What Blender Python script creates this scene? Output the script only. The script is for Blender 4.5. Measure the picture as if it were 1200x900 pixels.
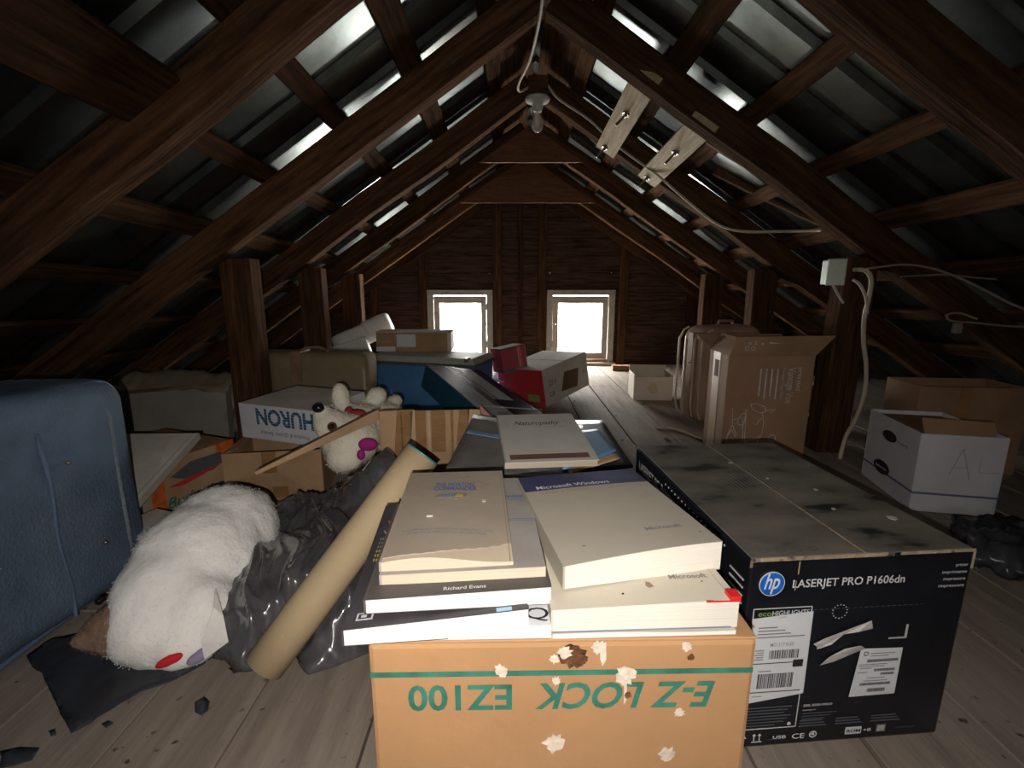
import bpy, bmesh, math, random
from mathutils import Vector, Matrix, Euler, noise
random.seed(7)
for o in list(bpy.data.objects): bpy.data.objects.remove(o)
S = bpy.context.scene; COL = S.collection
R = math.radians; PI = math.pi
V = Vector
# ------------------------------------------------------------ camera
FPX = 560.0; PITCH = R(11.6); H = .72
cd = bpy.data.cameras.new('camera'); cam = bpy.data.objects.new('camera', cd); COL.objects.link(cam)
cd.sensor_width = 36; cd.lens = FPX / 1200 * 36; cd.clip_start = .02
cam.location = (0, 0, H); cam.rotation_euler = (PI / 2 - PITCH, 0, 0)
S.camera = cam
S.view_settings.view_transform = 'Standard'; S.view_settings.look = 'None'
S.view_settings.gamma = 1; S.view_settings.use_curve_mapping = False
S.view_settings.exposure = 0.12
S.cycles.use_denoising = True
S.cycles.max_bounces = 8; S.cycles.diffuse_bounces = 4; S.cycles.glossy_bounces = 4
S.cycles.transparent_max_bounces = 12
S.cycles.sample_clamp_indirect = 6
# ------------------------------------------------------------ world and lights
W = bpy.data.worlds.new('world'); S.world = W; W.use_nodes = True
bg = W.node_tree.nodes['Background']; bg.inputs[0].default_value = (1, .98, .93, 1); bg.inputs[1].default_value = 60.0
def light(name, typ, loc, energy, color=(1, 1, 1), rot=(0, 0, 0), **k):
    l = bpy.data.lights.new(name, typ); l.energy = energy; l.color = color
    for a, b in k.items(): setattr(l, a, b)
    o = bpy.data.objects.new(name, l); COL.objects.link(o); o.location = loc; o.rotation_euler = rot
    return o
# the phone's own flash, just under its lens: a cone that falls off towards the frame's sides
light('phone_flash', 'SPOT', (-.012, -.05, H - .018), 30, (1, .94, .87), (PI / 2 - PITCH - R(15), 0, 0),
      spot_size=R(142), spot_blend=1.0, shadow_soft_size=.003)
WINX = ((-.735, -.205), (.345, .9)); WZ0, WZ1 = .03, .665; GY = 4.4
for a, b in WINX:
    pl = light('window_portal', 'AREA', ((a + b) / 2, GY + .14, (WZ0 + WZ1) / 2), 1, rot=(-PI / 2, 0, 0), shape='RECTANGLE', size=b - a, size_y=WZ1 - WZ0)
    pl.data.cycles.is_portal = True
FILL_HOLE = (-.06, .14, 1.0, 1.12)      # unseen opening added in the gable behind the camera, to brighten the attic
pl = light('window_portal', 'AREA', ((FILL_HOLE[0] + FILL_HOLE[1]) / 2, -1.42, (FILL_HOLE[2] + FILL_HOLE[3]) / 2), 1, rot=(PI / 2, 0, 0), shape='RECTANGLE', size=FILL_HOLE[1] - FILL_HOLE[0], size_y=FILL_HOLE[3] - FILL_HOLE[2])
pl.data.cycles.is_portal = True

# ------------------------------------------------------------ pixel (1200x900) to a point in the place
sP, cP = math.sin(PITCH), math.cos(PITCH)
def at(x, y, z=None, Y=None, t=None):
    a = (x - 600) / FPX; b = (y - 450) / FPX
    d = V((a, cP - b * sP, -(sP + b * cP)))
    if t is None: t = (z - H) / d.z if z is not None else Y / d.y
    return V((0, 0, H)) + d * t

# ------------------------------------------------------------ materials
M = {}
def nodes(name):
    m = bpy.data.materials.new(name); m.use_nodes = True; n = m.node_tree
    return m, n, n.nodes['Principled BSDF'], n.links
def mat(name, col, rough=.7, metal=0., var=.12, scale=8., stretch=(1, 1, 1), bump=.1, bscale=60., dirt=None, dscale=5., dthr=.6, dw=.1,
        spec=.35, rnd=.0, coat=0., trans=0.):
    """a base colour with noisy variation, stretched grain, bump and optional dirt patches"""
    m, n, B, L = nodes(name)
    N = n.nodes.new
    tc = N('ShaderNodeTexCoord'); mp = N('ShaderNodeMapping'); mp.inputs['Scale'].default_value = stretch
    oi = N('ShaderNodeObjectInfo')
    ad = N('ShaderNodeVectorMath'); ad.operation = 'ADD'
    cm = N('ShaderNodeCombineXYZ'); mu = N('ShaderNodeMath'); mu.operation = 'MULTIPLY'; mu.inputs[1].default_value = 37.
    L.new(oi.outputs['Random'], mu.inputs[0]); L.new(mu.outputs[0], cm.inputs[0]); L.new(mu.outputs[0], cm.inputs[1])
    L.new(tc.outputs['Object'], mp.inputs['Vector']); L.new(mp.outputs[0], ad.inputs[0]); L.new(cm.outputs[0], ad.inputs[1])
    no = N('ShaderNodeTexNoise'); no.inputs['Scale'].default_value = scale; no.inputs['Detail'].default_value = 7; no.inputs['Roughness'].default_value = .62
    L.new(ad.outputs[0], no.inputs['Vector'])
    rp = N('ShaderNodeMapRange'); rp.inputs['From Min'].default_value = .28; rp.inputs['From Max'].default_value = .72
    rp.inputs['To Min'].default_value = 1 - var * 1.6; rp.inputs['To Max'].default_value = 1 + var
    L.new(no.outputs['Fac'], rp.inputs['Value'])
    val = rp.outputs[0]
    if rnd:
        r2 = N('ShaderNodeMapRange'); r2.inputs['To Min'].default_value = 1 - rnd; r2.inputs['To Max'].default_value = 1 + rnd
        L.new(oi.outputs['Random'], r2.inputs['Value'])
        m2 = N('ShaderNodeMath'); m2.operation = 'MULTIPLY'; L.new(val, m2.inputs[0]); L.new(r2.outputs[0], m2.inputs[1]); val = m2.outputs[0]
    vm = N('ShaderNodeVectorMath'); vm.operation = 'SCALE'; vm.inputs[0].default_value = col[:3]; L.new(val, vm.inputs['Scale'])
    out = vm.outputs[0]
    if dirt:
        dn = N('ShaderNodeTexNoise'); dn.inputs['Scale'].default_value = dscale; dn.inputs['Detail'].default_value = 8; dn.inputs['Roughness'].default_value = .65
        L.new(ad.outputs[0], dn.inputs['Vector'])
        dr = N('ShaderNodeMapRange'); dr.inputs['From Min'].default_value = dthr; dr.inputs['From Max'].default_value = dthr + dw
        L.new(dn.outputs['Fac'], dr.inputs['Value'])
        mx = N('ShaderNodeMix'); mx.data_type = 'RGBA'; L.new(dr.outputs[0], mx.inputs['Factor']); L.new(out, mx.inputs[6]); mx.inputs[7].default_value = (*dirt[:3], 1)
        out = mx.outputs[2]
    L.new(out, B.inputs['Base Color'])
    B.inputs['Roughness'].default_value = rough; B.inputs['Metallic'].default_value = metal
    B.inputs['Specular IOR Level'].default_value = spec; B.inputs['Coat Weight'].default_value = coat
    if bump:
        bn = N('ShaderNodeTexNoise'); bn.inputs['Scale'].default_value = bscale; bn.inputs['Detail'].default_value = 5
        L.new(ad.outputs[0], bn.inputs['Vector'])
        bp = N('ShaderNodeBump'); bp.inputs['Strength'].default_value = bump; bp.inputs['Distance'].default_value = .01
        L.new(bn.outputs['Fac'], bp.inputs['Height']); L.new(bp.outputs[0], B.inputs['Normal'])
    M[name] = m
    return m
mat('roof_timber', (.082, .041, .02), .95, var=.5, scale=6, stretch=(.6, 7, 7), bump=.5, bscale=14, rnd=.3, spec=.04)
mat('old_plank', (.12, .07, .034), .85, var=.45, scale=6, stretch=(.7, 7, 7), bump=.6, bscale=10, spec=.2)
mat('gable_board', (.085, .046, .03), .85, var=.5, scale=5, stretch=(.8, 5, 9), bump=.5, bscale=14, rnd=.2, spec=.04)
mat('plywood', (.14, .058, .023), .75, var=.28, scale=9, stretch=(1, 1, 5), bump=.2, dirt=(.1, .04, .015), dscale=30, dthr=.6)
mat('pale_plank', (.38, .29, .16), .75, var=.25, scale=9, stretch=(1, 9, 3), bump=.25, bscale=20)
mat('white_paint', (.42, .38, .31), .7, var=.12, scale=10, bump=.2, dirt=(.2, .14, .09), dscale=14, dthr=.6)
mat('cardboard_orange', (.39, .215, .10), .8, var=.07, scale=5, bump=.12, bscale=50, dirt=(.34, .18, .07), dscale=14, dthr=.7)
mat('cardboard', (.39, .245, .135), .82, var=.14, scale=6, bump=.15, bscale=40, dirt=(.18, .1, .05), dscale=9, dthr=.66)
mat('cardboard_brown', (.28, .165, .095), .82, var=.12, scale=6, bump=.15, bscale=40)
mat('cardboard_dark', (.12, .075, .04), .85, var=.2, scale=6, bump=.15)
mat('packing_tape', (.27, .145, .06), .28, var=.15, scale=12, stretch=(1, 1, 3), bump=.1, spec=.5)
mat('tape_clear', (.45, .31, .19), .5, var=.12, scale=10, bump=.1, spec=.5)
mat('green_ink', (.035, .17, .125), .7, var=.25, scale=30, bump=0)
mat('black_ink', (.02, .02, .022), .6, var=.1, bump=0)
mat('grey_ink', (.2, .2, .2), .7, var=.1, bump=0)
mat('white_ink', (.6, .6, .62), .6, var=.1, scale=40, bump=0)
mat('soft_grey_ink', (.085, .088, .1), .6, var=.2, bump=0)
mat('lime_ink', (.22, .33, .09), .6, var=.1, bump=0)
mat('hp_black', (.0075, .0085, .013), .3, var=.3, scale=5, bump=.04, bscale=30, spec=.42, dirt=(.022, .022, .026), dscale=4, dthr=.55, dw=.3)
mat('raw_edge', (.33, .25, .17), .8, var=.25, scale=60, bump=.1, dirt=(.05, .04, .035), dscale=40, dthr=.58)
mat('blue_badge', (.01, .13, .55), .35, var=.3, scale=20, bump=0)
mat('label_white', (.62, .63, .66), .55, var=.06, scale=6, bump=.05)
mat('torn_paper', (.45, .43, .42), .8, var=.25, scale=25, bump=.3)
mat('cover_sand', (.385, .345, .285), .6, var=.05, scale=6, bump=.03, dirt=(.33, .28, .22), dscale=6, dthr=.62, dw=.15)
mat('cover_ivory', (.54, .49, .40), .6, var=.05, scale=6, bump=.03)
mat('cover_navy', (.04, .045, .11), .5, var=.35, scale=7, bump=.03, dirt=(.1, .1, .15), dscale=9, dthr=.58, dw=.15)
mat('cover_tan', (.34, .28, .22), .75, var=.09, scale=5, bump=.12, bscale=14, dirt=(.24, .185, .13), dscale=4.5, dthr=.63, dw=.12)
mat('cover_charcoal', (.09, .08, .075), .55, var=.15, scale=9, bump=.05)
mat('cover_swirl', (.33, .3, .28), .6, var=.15, scale=5, bump=.03)
mat('cover_night', (.06, .054, .06), .45, var=.3, scale=7, bump=.03, dirt=(.07, .08, .2), dscale=6, dthr=.6)
mat('orange_ink', (.55, .12, .025), .5, var=.25, scale=40, bump=0)
mat('yellow_ink', (.5, .36, .06), .5, bump=0)
mat('blue_ink', (.075, .12, .34), .6, var=.15, bump=0)
mat('blue_grey_ink', (.16, .2, .3), .6, var=.2, bump=0)
mat('tan_ink', (.27, .2, .13), .7, var=.3, bump=0)
mat('maroon_ink', (.2, .09, .085), .6, var=.15, bump=0)
mat('pale_blue_ink', (.3, .45, .6), .6, var=.15, bump=0)
mat('red_ribbon', (.6, .02, .02), .5, bump=0)
mat('dropping_white', (.62, .53, .44), .9, var=.2, scale=60, bump=.5)
mat('dropping_brown', (.12, .05, .02), .9, var=.5, scale=80, bump=.5)
def paper_edge(name, col):
    m = mat(name, col, .8, var=.05, scale=5, bump=0); n = m.node_tree; B = n.nodes['Principled BSDF']
    tc = n.nodes.new('ShaderNodeTexCoord'); mp = n.nodes.new('ShaderNodeMapping'); mp.inputs['Scale'].default_value = (1.5, 1.5, 700)
    no = n.nodes.new('ShaderNodeTexNoise'); no.inputs['Scale'].default_value = 1; no.inputs['Detail'].default_value = 2
    bp = n.nodes.new('ShaderNodeBump'); bp.inputs['Strength'].default_value = .35; bp.inputs['Distance'].default_value = .002
    n.links.new(tc.outputs['Object'], mp.inputs[0]); n.links.new(mp.outputs[0], no.inputs['Vector']); n.links.new(no.outputs['Fac'], bp.inputs['Height'])
    n.links.new(bp.outputs[0], B.inputs['Normal'])
paper_edge('pages_white', (.63, .59, .52)); paper_edge('pages_cream', (.55, .45, .34)); paper_edge('pages_bright', (.66, .66, .64))
mat('tube_kraft', (.46, .35, .21), .75, var=.05, scale=4, bump=.04)
mat('teal_rim', (.03, .25, .3), .5, bump=0)
mat('tube_inside', (.2, .14, .08), .8, bump=0)
mat('suitcase_blue', (.10, .15, .225), .72, var=.25, scale=5, bump=.35, bscale=160, dirt=(.14, .165, .21), dscale=3, dthr=.52, dw=.3)
mat('piping_blue', (.1, .15, .24), .5, var=.1, bump=0)
mat('zipper_grey', (.17, .21, .25), .45, var=.2, scale=50, bump=.5, bscale=300)
mat('plush_white', (.90, .885, .845), .95, var=.05, scale=9, bump=.3, bscale=130, spec=.1, dirt=(.55, .52, .45), dscale=6, dthr=.66, dw=.2)
mat('plush_cream', (.74, .69, .57), .95, var=.1, scale=14, bump=.5, bscale=110, spec=.1)
mat('plush_snout', (.25, .16, .115), .9, var=.35, scale=18, bump=.6, bscale=60, spec=.1)
mat('felt_red', (.55, .015, .02), .8, bump=.2)
mat('felt_lilac', (.32, .27, .42), .8, var=.2, bump=.2)
mat('cloth_pale', (.72, .69, .66), .8, var=.15, bump=.3)
mat('picture_dark', (.045, .035, .032), .8, var=.4, scale=20, bump=0)
mat('stain_tan', (.44, .38, .25), .7, bump=0)
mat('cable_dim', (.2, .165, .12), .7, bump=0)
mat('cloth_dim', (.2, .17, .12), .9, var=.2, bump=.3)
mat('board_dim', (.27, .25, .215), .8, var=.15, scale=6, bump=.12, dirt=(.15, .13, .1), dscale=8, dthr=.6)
mat('huron_ink', (.012, .07, .15), .6, var=.15, bump=0)
mat('magenta_felt', (.3, .015, .17), .8, bump=.2)
mat('dark_red_bow', (.25, .02, .03), .7, bump=.3)
mat('bead_black', (.006, .006, .007), .12, var=0, bump=0, spec=.6)
mat('bead_brown', (.12, .055, .02), .15, var=0, bump=0, spec=.6)
mat('bag_plastic', (.075, .073, .08), .17, var=.35, scale=5, bump=.05, bscale=30, spec=1., coat=.5, dirt=(.16, .15, .155), dscale=4.5, dthr=.47, dw=.35)
mat('bag_black', (.035, .037, .045), .28, var=.3, scale=7, bump=.35, bscale=20, spec=.4)
mat('suitcase_olive', (.20, .155, .09), .8, var=.14, scale=8, bump=.3, bscale=150)
mat('leather_tan', (.24, .14, .085), .5, var=.2, bump=.2)
mat('suitcase_tan', (.32, .21, .14), .6, var=.25, scale=6, stretch=(1, 1, .4), bump=.2)
mat('suitcase_trim', (.42, .32, .23), .5, var=.15, bump=.1)
mat('trunk_blue', (.08, .22, .46), .4, var=.15, scale=6, bump=.05)
mat('trunk_lid', (.48, .47, .42), .6, var=.15, scale=8, bump=.1, dirt=(.2, .19, .16), dscale=8, dthr=.58)
mat('trunk_trim', (.12, .16, .2), .4, metal=.4, bump=.05)
mat('board_white', (.60, .56, .50), .75, var=.13, scale=6, bump=.12, dirt=(.3, .26, .21), dscale=8, dthr=.63)
mat('foam_white', (.68, .68, .65), .6, var=.1, bump=.4, bscale=12)
mat('carton_grey', (.46, .44, .39), .7, var=.1, scale=6, bump=.05)
mat('carton_red', (.5, .03, .04), .55, var=.12, scale=6, bump=.03)
mat('carton_crimson', (.38, .06, .09), .5, var=.15, bump=.03)
mat('carton_teal', (.012, .08, .14), .4, var=.15, bump=.02)
mat('gloss_navy', (.02, .025, .05), .12, var=.3, bump=.02, spec=.7)
mat('gloss_silver', (.42, .42, .42), .22, var=.15, scale=4, bump=.02, spec=.6, dirt=(.2, .18, .17), dscale=5, dthr=.55, dw=.1)
mat('gloss_brown', (.10, .075, .07), .25, var=.2, bump=.02, spec=.5)
mat('folder_grey', (.19, .18, .165), .45, var=.25, scale=8, bump=.1, dirt=(.24, .23, .21), dscale=8, dthr=.54, dw=.15)
mat('folder_black', (.02, .02, .022), .35, var=.2, bump=.05)
mat('notebook_grey', (.58, .56, .50), .6, var=.06, bump=.06)
mat('paper_orange', (.6, .38, .2), .8, bump=0); mat('paper_pink', (.55, .25, .2), .7, bump=0); mat('paper_blue', (.13, .27, .46), .5, bump=0)
mat('porcelain', (.55, .54, .50), .3, var=.05, bump=0, spec=.5)
mat('iron_dark', (.03, .027, .025), .5, metal=.7, bump=.1)
mat('bolt_steel', (.3, .27, .23), .4, metal=.9, var=.3, bump=.1)
mat('cable_white', (.42, .36, .27), .6, var=.15, bump=0)
mat('junction_white', (.55, .6, .50), .5, var=.1, bump=.05)
mat('bankers_white', (.52, .52, .55), .7, var=.06, bump=.06)
mat('bankers_line', (.12, .13, .2), .7, bump=0)
mat('rust_wood', (.3, .15, .075), .8, var=.3, stretch=(1, 6, 6), bump=.3)

M['plush_white'].node_tree.nodes['Principled BSDF'].inputs['Subsurface Weight'].default_value = .45
M['plush_white'].node_tree.nodes['Principled BSDF'].inputs['Subsurface Radius'].default_value = (.03, .028, .025)
M['plush_white'].node_tree.nodes['Principled BSDF'].inputs['Subsurface Scale'].default_value = .4
def roof_metal():
    m = mat('roof_metal', (.145, .165, .155), .32, metal=.92, var=.35, scale=5, stretch=(1, 1, .5), bump=.12, bscale=9, spec=.5,
            dirt=(.16, .14, .12), dscale=4, dthr=.58, dw=.2)
roof_metal()
def hp_top():
    """dusty grey film with darker rubbed patches, over fine printed rules along the lid"""
    m, n, B, L = nodes('hp_lid'); N = n.nodes.new
    tc = N('ShaderNodeTexCoord')
    a = N('ShaderNodeTexNoise'); a.inputs['Scale'].default_value = 9; a.inputs['Detail'].default_value = 6
    mp = N('ShaderNodeMapping'); mp.inputs['Scale'].default_value = (.8, 1.6, 1); mp.inputs['Rotation'].default_value = (0, 0, .6); L.new(tc.outputs['Object'], mp.inputs[0]); L.new(mp.outputs[0], a.inputs['Vector'])
    r = N('ShaderNodeValToRGB'); e = r.color_ramp.elements
    e[0].position = .34; e[0].color = (.016, .016, .018, 1); e[1].position = .42; e[1].color = (.11, .10, .085, 1)
    c = e.new(.7); c.color = (.19, .17, .14, 1)  # dust greys raised as if the flash grazed the lid
    L.new(a.outputs['Fac'], r.inputs[0])
    w = N('ShaderNodeTexWave'); w.bands_direction = 'X'; w.inputs['Scale'].default_value = 36; w.inputs['Distortion'].default_value = 0
    L.new(tc.outputs['Object'], w.inputs['Vector'])
    g = N('ShaderNodeTexNoise'); g.inputs['Scale'].default_value = 4.3; L.new(tc.outputs['Object'], g.inputs['Vector'])
    mr = N('ShaderNodeMapRange'); mr.inputs['From Min'].default_value = .5; mr.inputs['From Max'].default_value = .62; L.new(g.outputs['Fac'], mr.inputs['Value'])
    th = N('ShaderNodeMath'); th.operation = 'GREATER_THAN'; th.inputs[1].default_value = .86; L.new(w.outputs['Fac'], th.inputs[0])
    ml = N('ShaderNodeMath'); ml.operation = 'MULTIPLY'; L.new(mr.outputs[0], ml.inputs[0]); L.new(th.outputs[0], ml.inputs[1])
    m3 = N('ShaderNodeMath'); m3.operation = 'MULTIPLY'; m3.inputs[1].default_value = .45; L.new(ml.outputs[0], m3.inputs[0])
    mx = N('ShaderNodeMix'); mx.data_type = 'RGBA'; L.new(m3.outputs[0], mx.inputs['Factor']); L.new(r.outputs[0], mx.inputs[6]); mx.inputs[7].default_value = (.32, .31, .28, 1)
    L.new(mx.outputs[2], B.inputs['Base Color']); B.inputs['Roughness'].default_value = .6; B.inputs['Specular IOR Level'].default_value = .3
    M['hp_lid'] = m
hp_top()
def floor_mat():
    m, n, B, L = nodes('floor_plank'); N = n.nodes.new
    tc = N('ShaderNodeTexCoord'); mp = N('ShaderNodeMapping'); mp.inputs['Scale'].default_value = (9, .9, 1); L.new(tc.outputs['Object'], mp.inputs[0])
    a = N('ShaderNodeTexNoise'); a.inputs['Scale'].default_value = 3; a.inputs['Detail'].default_value = 8; a.inputs['Roughness'].default_value = .65; L.new(mp.outputs[0], a.inputs['Vector'])
    r = N('ShaderNodeValToRGB'); e = r.color_ramp.elements
    e[0].position = .3; e[0].color = (.17, .135, .11, 1); e[1].position = .7; e[1].color = (.30, .25, .205, 1)
    L.new(a.outputs['Fac'], r.inputs[0])
    b = N('ShaderNodeTexNoise'); b.inputs['Scale'].default_value = 2.2; b.inputs['Detail'].default_value = 7; L.new(tc.outputs['Object'], b.inputs['Vector'])
    mr = N('ShaderNodeMapRange'); mr.inputs['From Min'].default_value = .4; mr.inputs['From Max'].default_value = .7; mr.inputs['To Max'].default_value = .55; L.new(b.outputs['Fac'], mr.inputs['Value'])
    mx = N('ShaderNodeMix'); mx.data_type = 'RGBA'; L.new(mr.outputs[0], mx.inputs['Factor']); L.new(r.outputs[0], mx.inputs[6]); mx.inputs[7].default_value = (.30, .265, .23, 1)
    c = N('ShaderNodeTexNoise'); c.inputs['Scale'].default_value = 45; c.inputs['Detail'].default_value = 4; L.new(tc.outputs['Object'], c.inputs['Vector'])
    m4 = N('ShaderNodeMapRange'); m4.inputs['From Min'].default_value = .66; m4.inputs['From Max'].default_value = .74; L.new(c.outputs['Fac'], m4.inputs['Value'])
    m5 = N('ShaderNodeMix'); m5.data_type = 'RGBA'; L.new(m4.outputs[0], m5.inputs['Factor']); L.new(mx.outputs[2], m5.inputs[6]); m5.inputs[7].default_value = (.05, .04, .033, 1)
    L.new(m5.outputs[2], B.inputs['Base Color']); B.inputs['Roughness'].default_value = .85; B.inputs['Specular IOR Level'].default_value = .15
    bp = N('ShaderNodeBump'); bp.inputs['Strength'].default_value = .35; bp.inputs['Distance'].default_value = .01; L.new(a.outputs['Fac'], bp.inputs['Height']); L.new(bp.outputs[0], B.inputs['Normal'])
    M['floor_plank'] = m
floor_mat()
def glassy(name, tint, alpha, rough=.05):
    m, n, B, L = nodes(name)
    B.inputs['Base Color'].default_value = (*tint, 1); B.inputs['Roughness'].default_value = rough; B.inputs['Alpha'].default_value = alpha
    M[name] = m
glassy('window_glass', (.8, .85, .85), .12); glassy('bulb_glass', (.6, .58, .53), .42, .06); glassy('clear_plastic', (.5, .5, .5), .35, .1)

# ------------------------------------------------------------ mesh builder
_txt = {}
def text_mesh(body, bold, shear):
    k = (body, bold, shear)
    if k not in _txt:
        c = bpy.data.curves.new('t', 'FONT'); c.body = body; c.size = 1; c.offset = bold; c.shear = shear; c.resolution_u = 3
        o = bpy.data.objects.new('t', c); COL.objects.link(o)
        dg = bpy.context.evaluated_depsgraph_get(); me = o.evaluated_get(dg).to_mesh()
        vs = [v.co.copy() for v in me.vertices]; fs = [tuple(p.vertices) for p in me.polygons]
        o.evaluated_get(dg).to_mesh_clear(); bpy.data.objects.remove(o); bpy.data.curves.remove(c)
        x0 = min(v.x for v in vs); x1 = max(v.x for v in vs)
        _txt[k] = ([V((v.x - x0, v.y, 0)) for v in vs], fs, x1 - x0)
    return _txt[k]
class MB:
    def __init__(s): s.v = []; s.f = []; s.m = []; s.mats = []
    def mi(s, m):
        if m not in s.mats: s.mats.append(m)
        return s.mats.index(m)
    def add(s, vs, fs, m, T=None):
        b = len(s.v); i = s.mi(m)
        s.v += [(T @ V(v)) if T else V(v) for v in vs]; s.f += [tuple(b + k for k in f) for f in fs]; s.m += [i] * len(fs)
        return s
    def box(s, a, b, m, T=None):
        x0, y0, z0 = a; x1, y1, z1 = b
        return s.add([(x0, y0, z0), (x1, y0, z0), (x1, y1, z0), (x0, y1, z0), (x0, y0, z1), (x1, y0, z1), (x1, y1, z1), (x0, y1, z1)],
                     [(0, 3, 2, 1), (4, 5, 6, 7), (0, 1, 5, 4), (1, 2, 6, 5), (2, 3, 7, 6), (3, 0, 4, 7)], m, T)
    def hexa(s, p, m): # p: 4 bottom + 4 top
        return s.add(p, [(0, 3, 2, 1), (4, 5, 6, 7), (0, 1, 5, 4), (1, 2, 6, 5), (2, 3, 7, 6), (3, 0, 4, 7)], m)
    def quadslab(s, q, th, m):
        """quad q (4 points) thickened along its normal"""
        n = (q[1] - q[0]).cross(q[3] - q[0]).normalized() * th
        return s.hexa([p - n for p in q] + list(q), m)
    def poly(s, pts, z0, z1, m, T=None):
        n = len(pts)
        vs = [(x, y, z0) for x, y in pts] + [(x, y, z1) for x, y in pts]
        fs = [tuple(range(n, 2 * n)), tuple(reversed(range(n)))] + [(i, (i + 1) % n, n + (i + 1) % n, n + i) for i in range(n)]
        return s.add(vs, fs, m, T)
    def grid(s, nx, ny, fn, m):
        vs = [fn(i / nx, j / ny) for j in range(ny + 1) for i in range(nx + 1)]
        fs = [(j * (nx + 1) + i, j * (nx + 1) + i + 1, (j + 1) * (nx + 1) + i + 1, (j + 1) * (nx + 1) + i) for j in range(ny) for i in range(nx)]
        return s.add(vs, fs, m)
    def slab(s, x0, y0, z0, x1, y1, z1, m, nx=10, ny=10):
        """a box whose top and bottom are gridded, for warping"""
        vs = []; fs = []
        for z in (z0, z1):
            for j in range(ny + 1):
                for i in range(nx + 1): vs.append((x0 + (x1 - x0) * i / nx, y0 + (y1 - y0) * j / ny, z))
        K = (nx + 1) * (ny + 1); q = lambda i, j: j * (nx + 1) + i
        for j in range(ny):
            for i in range(nx):
                a = (q(i, j), q(i + 1, j), q(i + 1, j + 1), q(i, j + 1)); fs += [tuple(reversed(a)), tuple(K + k for k in a)]
        for i in range(nx): fs += [(q(i, 0), q(i + 1, 0), K + q(i + 1, 0), K + q(i, 0)), (q(i + 1, ny), q(i, ny), K + q(i, ny), K + q(i + 1, ny))]
        for j in range(ny): fs += [(q(0, j + 1), q(0, j), K + q(0, j), K + q(0, j + 1)), (q(nx, j), q(nx, j + 1), K + q(nx, j + 1), K + q(nx, j))]
        return s.add(vs, fs, m)
    def tube(s, pts, r, m, n=8, cap=True):
        pts = [V(p) for p in pts]; rs = r if isinstance(r, (list, tuple)) else [r] * len(pts)
        vs = []; fs = []; up = None
        for i, p in enumerate(pts):
            d = (pts[min(i + 1, len(pts) - 1)] - pts[max(i - 1, 0)]).normalized()
            if up is None: up = V((0, 0, 1)) if abs(d.z) < .9 else V((1, 0, 0))
            a = d.cross(up).normalized(); up = a.cross(d).normalized()
            for k in range(n):
                t = 2 * PI * k / n; vs.append(p + (a * math.cos(t) + up * math.sin(t)) * rs[i])
        for i in range(len(pts) - 1):
            for k in range(n): fs.append((i * n + k, i * n + (k + 1) % n, (i + 1) * n + (k + 1) % n, (i + 1) * n + k))
        if cap: fs += [tuple(range(n)), tuple(reversed(range((len(pts) - 1) * n, len(pts) * n)))]
        return s.add(vs, fs, m)
    def lathe(s, prof, m, n=24, T=None):
        vs = [(r * math.cos(2 * PI * k / n), r * math.sin(2 * PI * k / n), z) for r, z in prof for k in range(n)]
        fs = [(i * n + k, i * n + (k + 1) % n, (i + 1) * n + (k + 1) % n, (i + 1) * n + k) for i in range(len(prof) - 1) for k in range(n)]
        return s.add(vs, fs, m, T)
    def ball(s, c, r, m, T=None, n=20, k=12):
        r = r if isinstance(r, (tuple, list)) else (r, r, r)
        vs = []; fs = []
        for j in range(k + 1):
            for i in range(n):
                a = 2 * PI * i / n; b = PI * j / k
                vs.append((c[0] + r[0] * math.sin(b) * math.cos(a), c[1] + r[1] * math.sin(b) * math.sin(a), c[2] - r[2] * math.cos(b)))
        for j in range(k):
            for i in range(n): fs.append((j * n + i, j * n + (i + 1) % n, (j + 1) * n + (i + 1) % n, (j + 1) * n + i))
        return s.add(vs, fs, m, T)
    def text(s, body, size, m, T, bold=.0, shear=0., width=None, cx=False, xs=1.):
        vs, fs, w = text_mesh(body, bold, shear)
        k = size; kx = (width / w) if width else size * xs
        o = -w * kx / 2 if cx else 0
        return s.add([V((v.x * kx + o, v.y * k, 0)) for v in vs], fs, m, T)
    def build(s, name, parent=None, warp=None, smooth=False, bevel=0, seg=2, loc=None, auto=False):
        me = bpy.data.meshes.new(name)
        vs = [warp(v) for v in s.v] if warp else s.v
        me.from_pydata([tuple(v) for v in vs], [], s.f); me.update()
        for m in s.mats: me.materials.append(M[m])
        for p, i in zip(me.polygons, s.m): p.material_index = i; p.use_smooth = smooth
        me.validate()
        o = bpy.data.objects.new(name, me); COL.objects.link(o)
        if parent: o.parent = parent
        if loc: o.location = loc
        if bevel:
            b = o.modifiers.new('bevel', 'BEVEL'); b.width = bevel; b.segments = seg; b.limit_method = 'ANGLE'; b.angle_limit = R(40)
        return o
def tag(o, label, cat, group=None, kind=None):
    o['label'] = label
    if cat: o['category'] = cat
    if group: o['group'] = group
    if kind: o['kind'] = kind
    return o
def thing(name, label, cat, loc=(0, 0, 0), rot=(0, 0, 0), group=None, mtx=None):
    o = bpy.data.objects.new(name, None); COL.objects.link(o); o.empty_display_size = .05
    if mtx is not None: o.matrix_world = mtx
    else: o.location = loc; o.rotation_euler = rot
    return tag(o, label, cat, group)
def plabel(o, l): o['label'] = l; return o
def struct(o): o['kind'] = 'structure'; return o
def frame(o, x, up=(0, 0, 1)):
    """matrix at o with local X along x and local Z near up"""
    x = V(x).normalized(); y = V(up).cross(x).normalized(); z = x.cross(y)
    return Matrix(((x.x, y.x, z.x, o[0]), (x.y, y.y, z.y, o[1]), (x.z, y.z, z.z, o[2]), (0, 0, 0, 1)))
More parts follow.
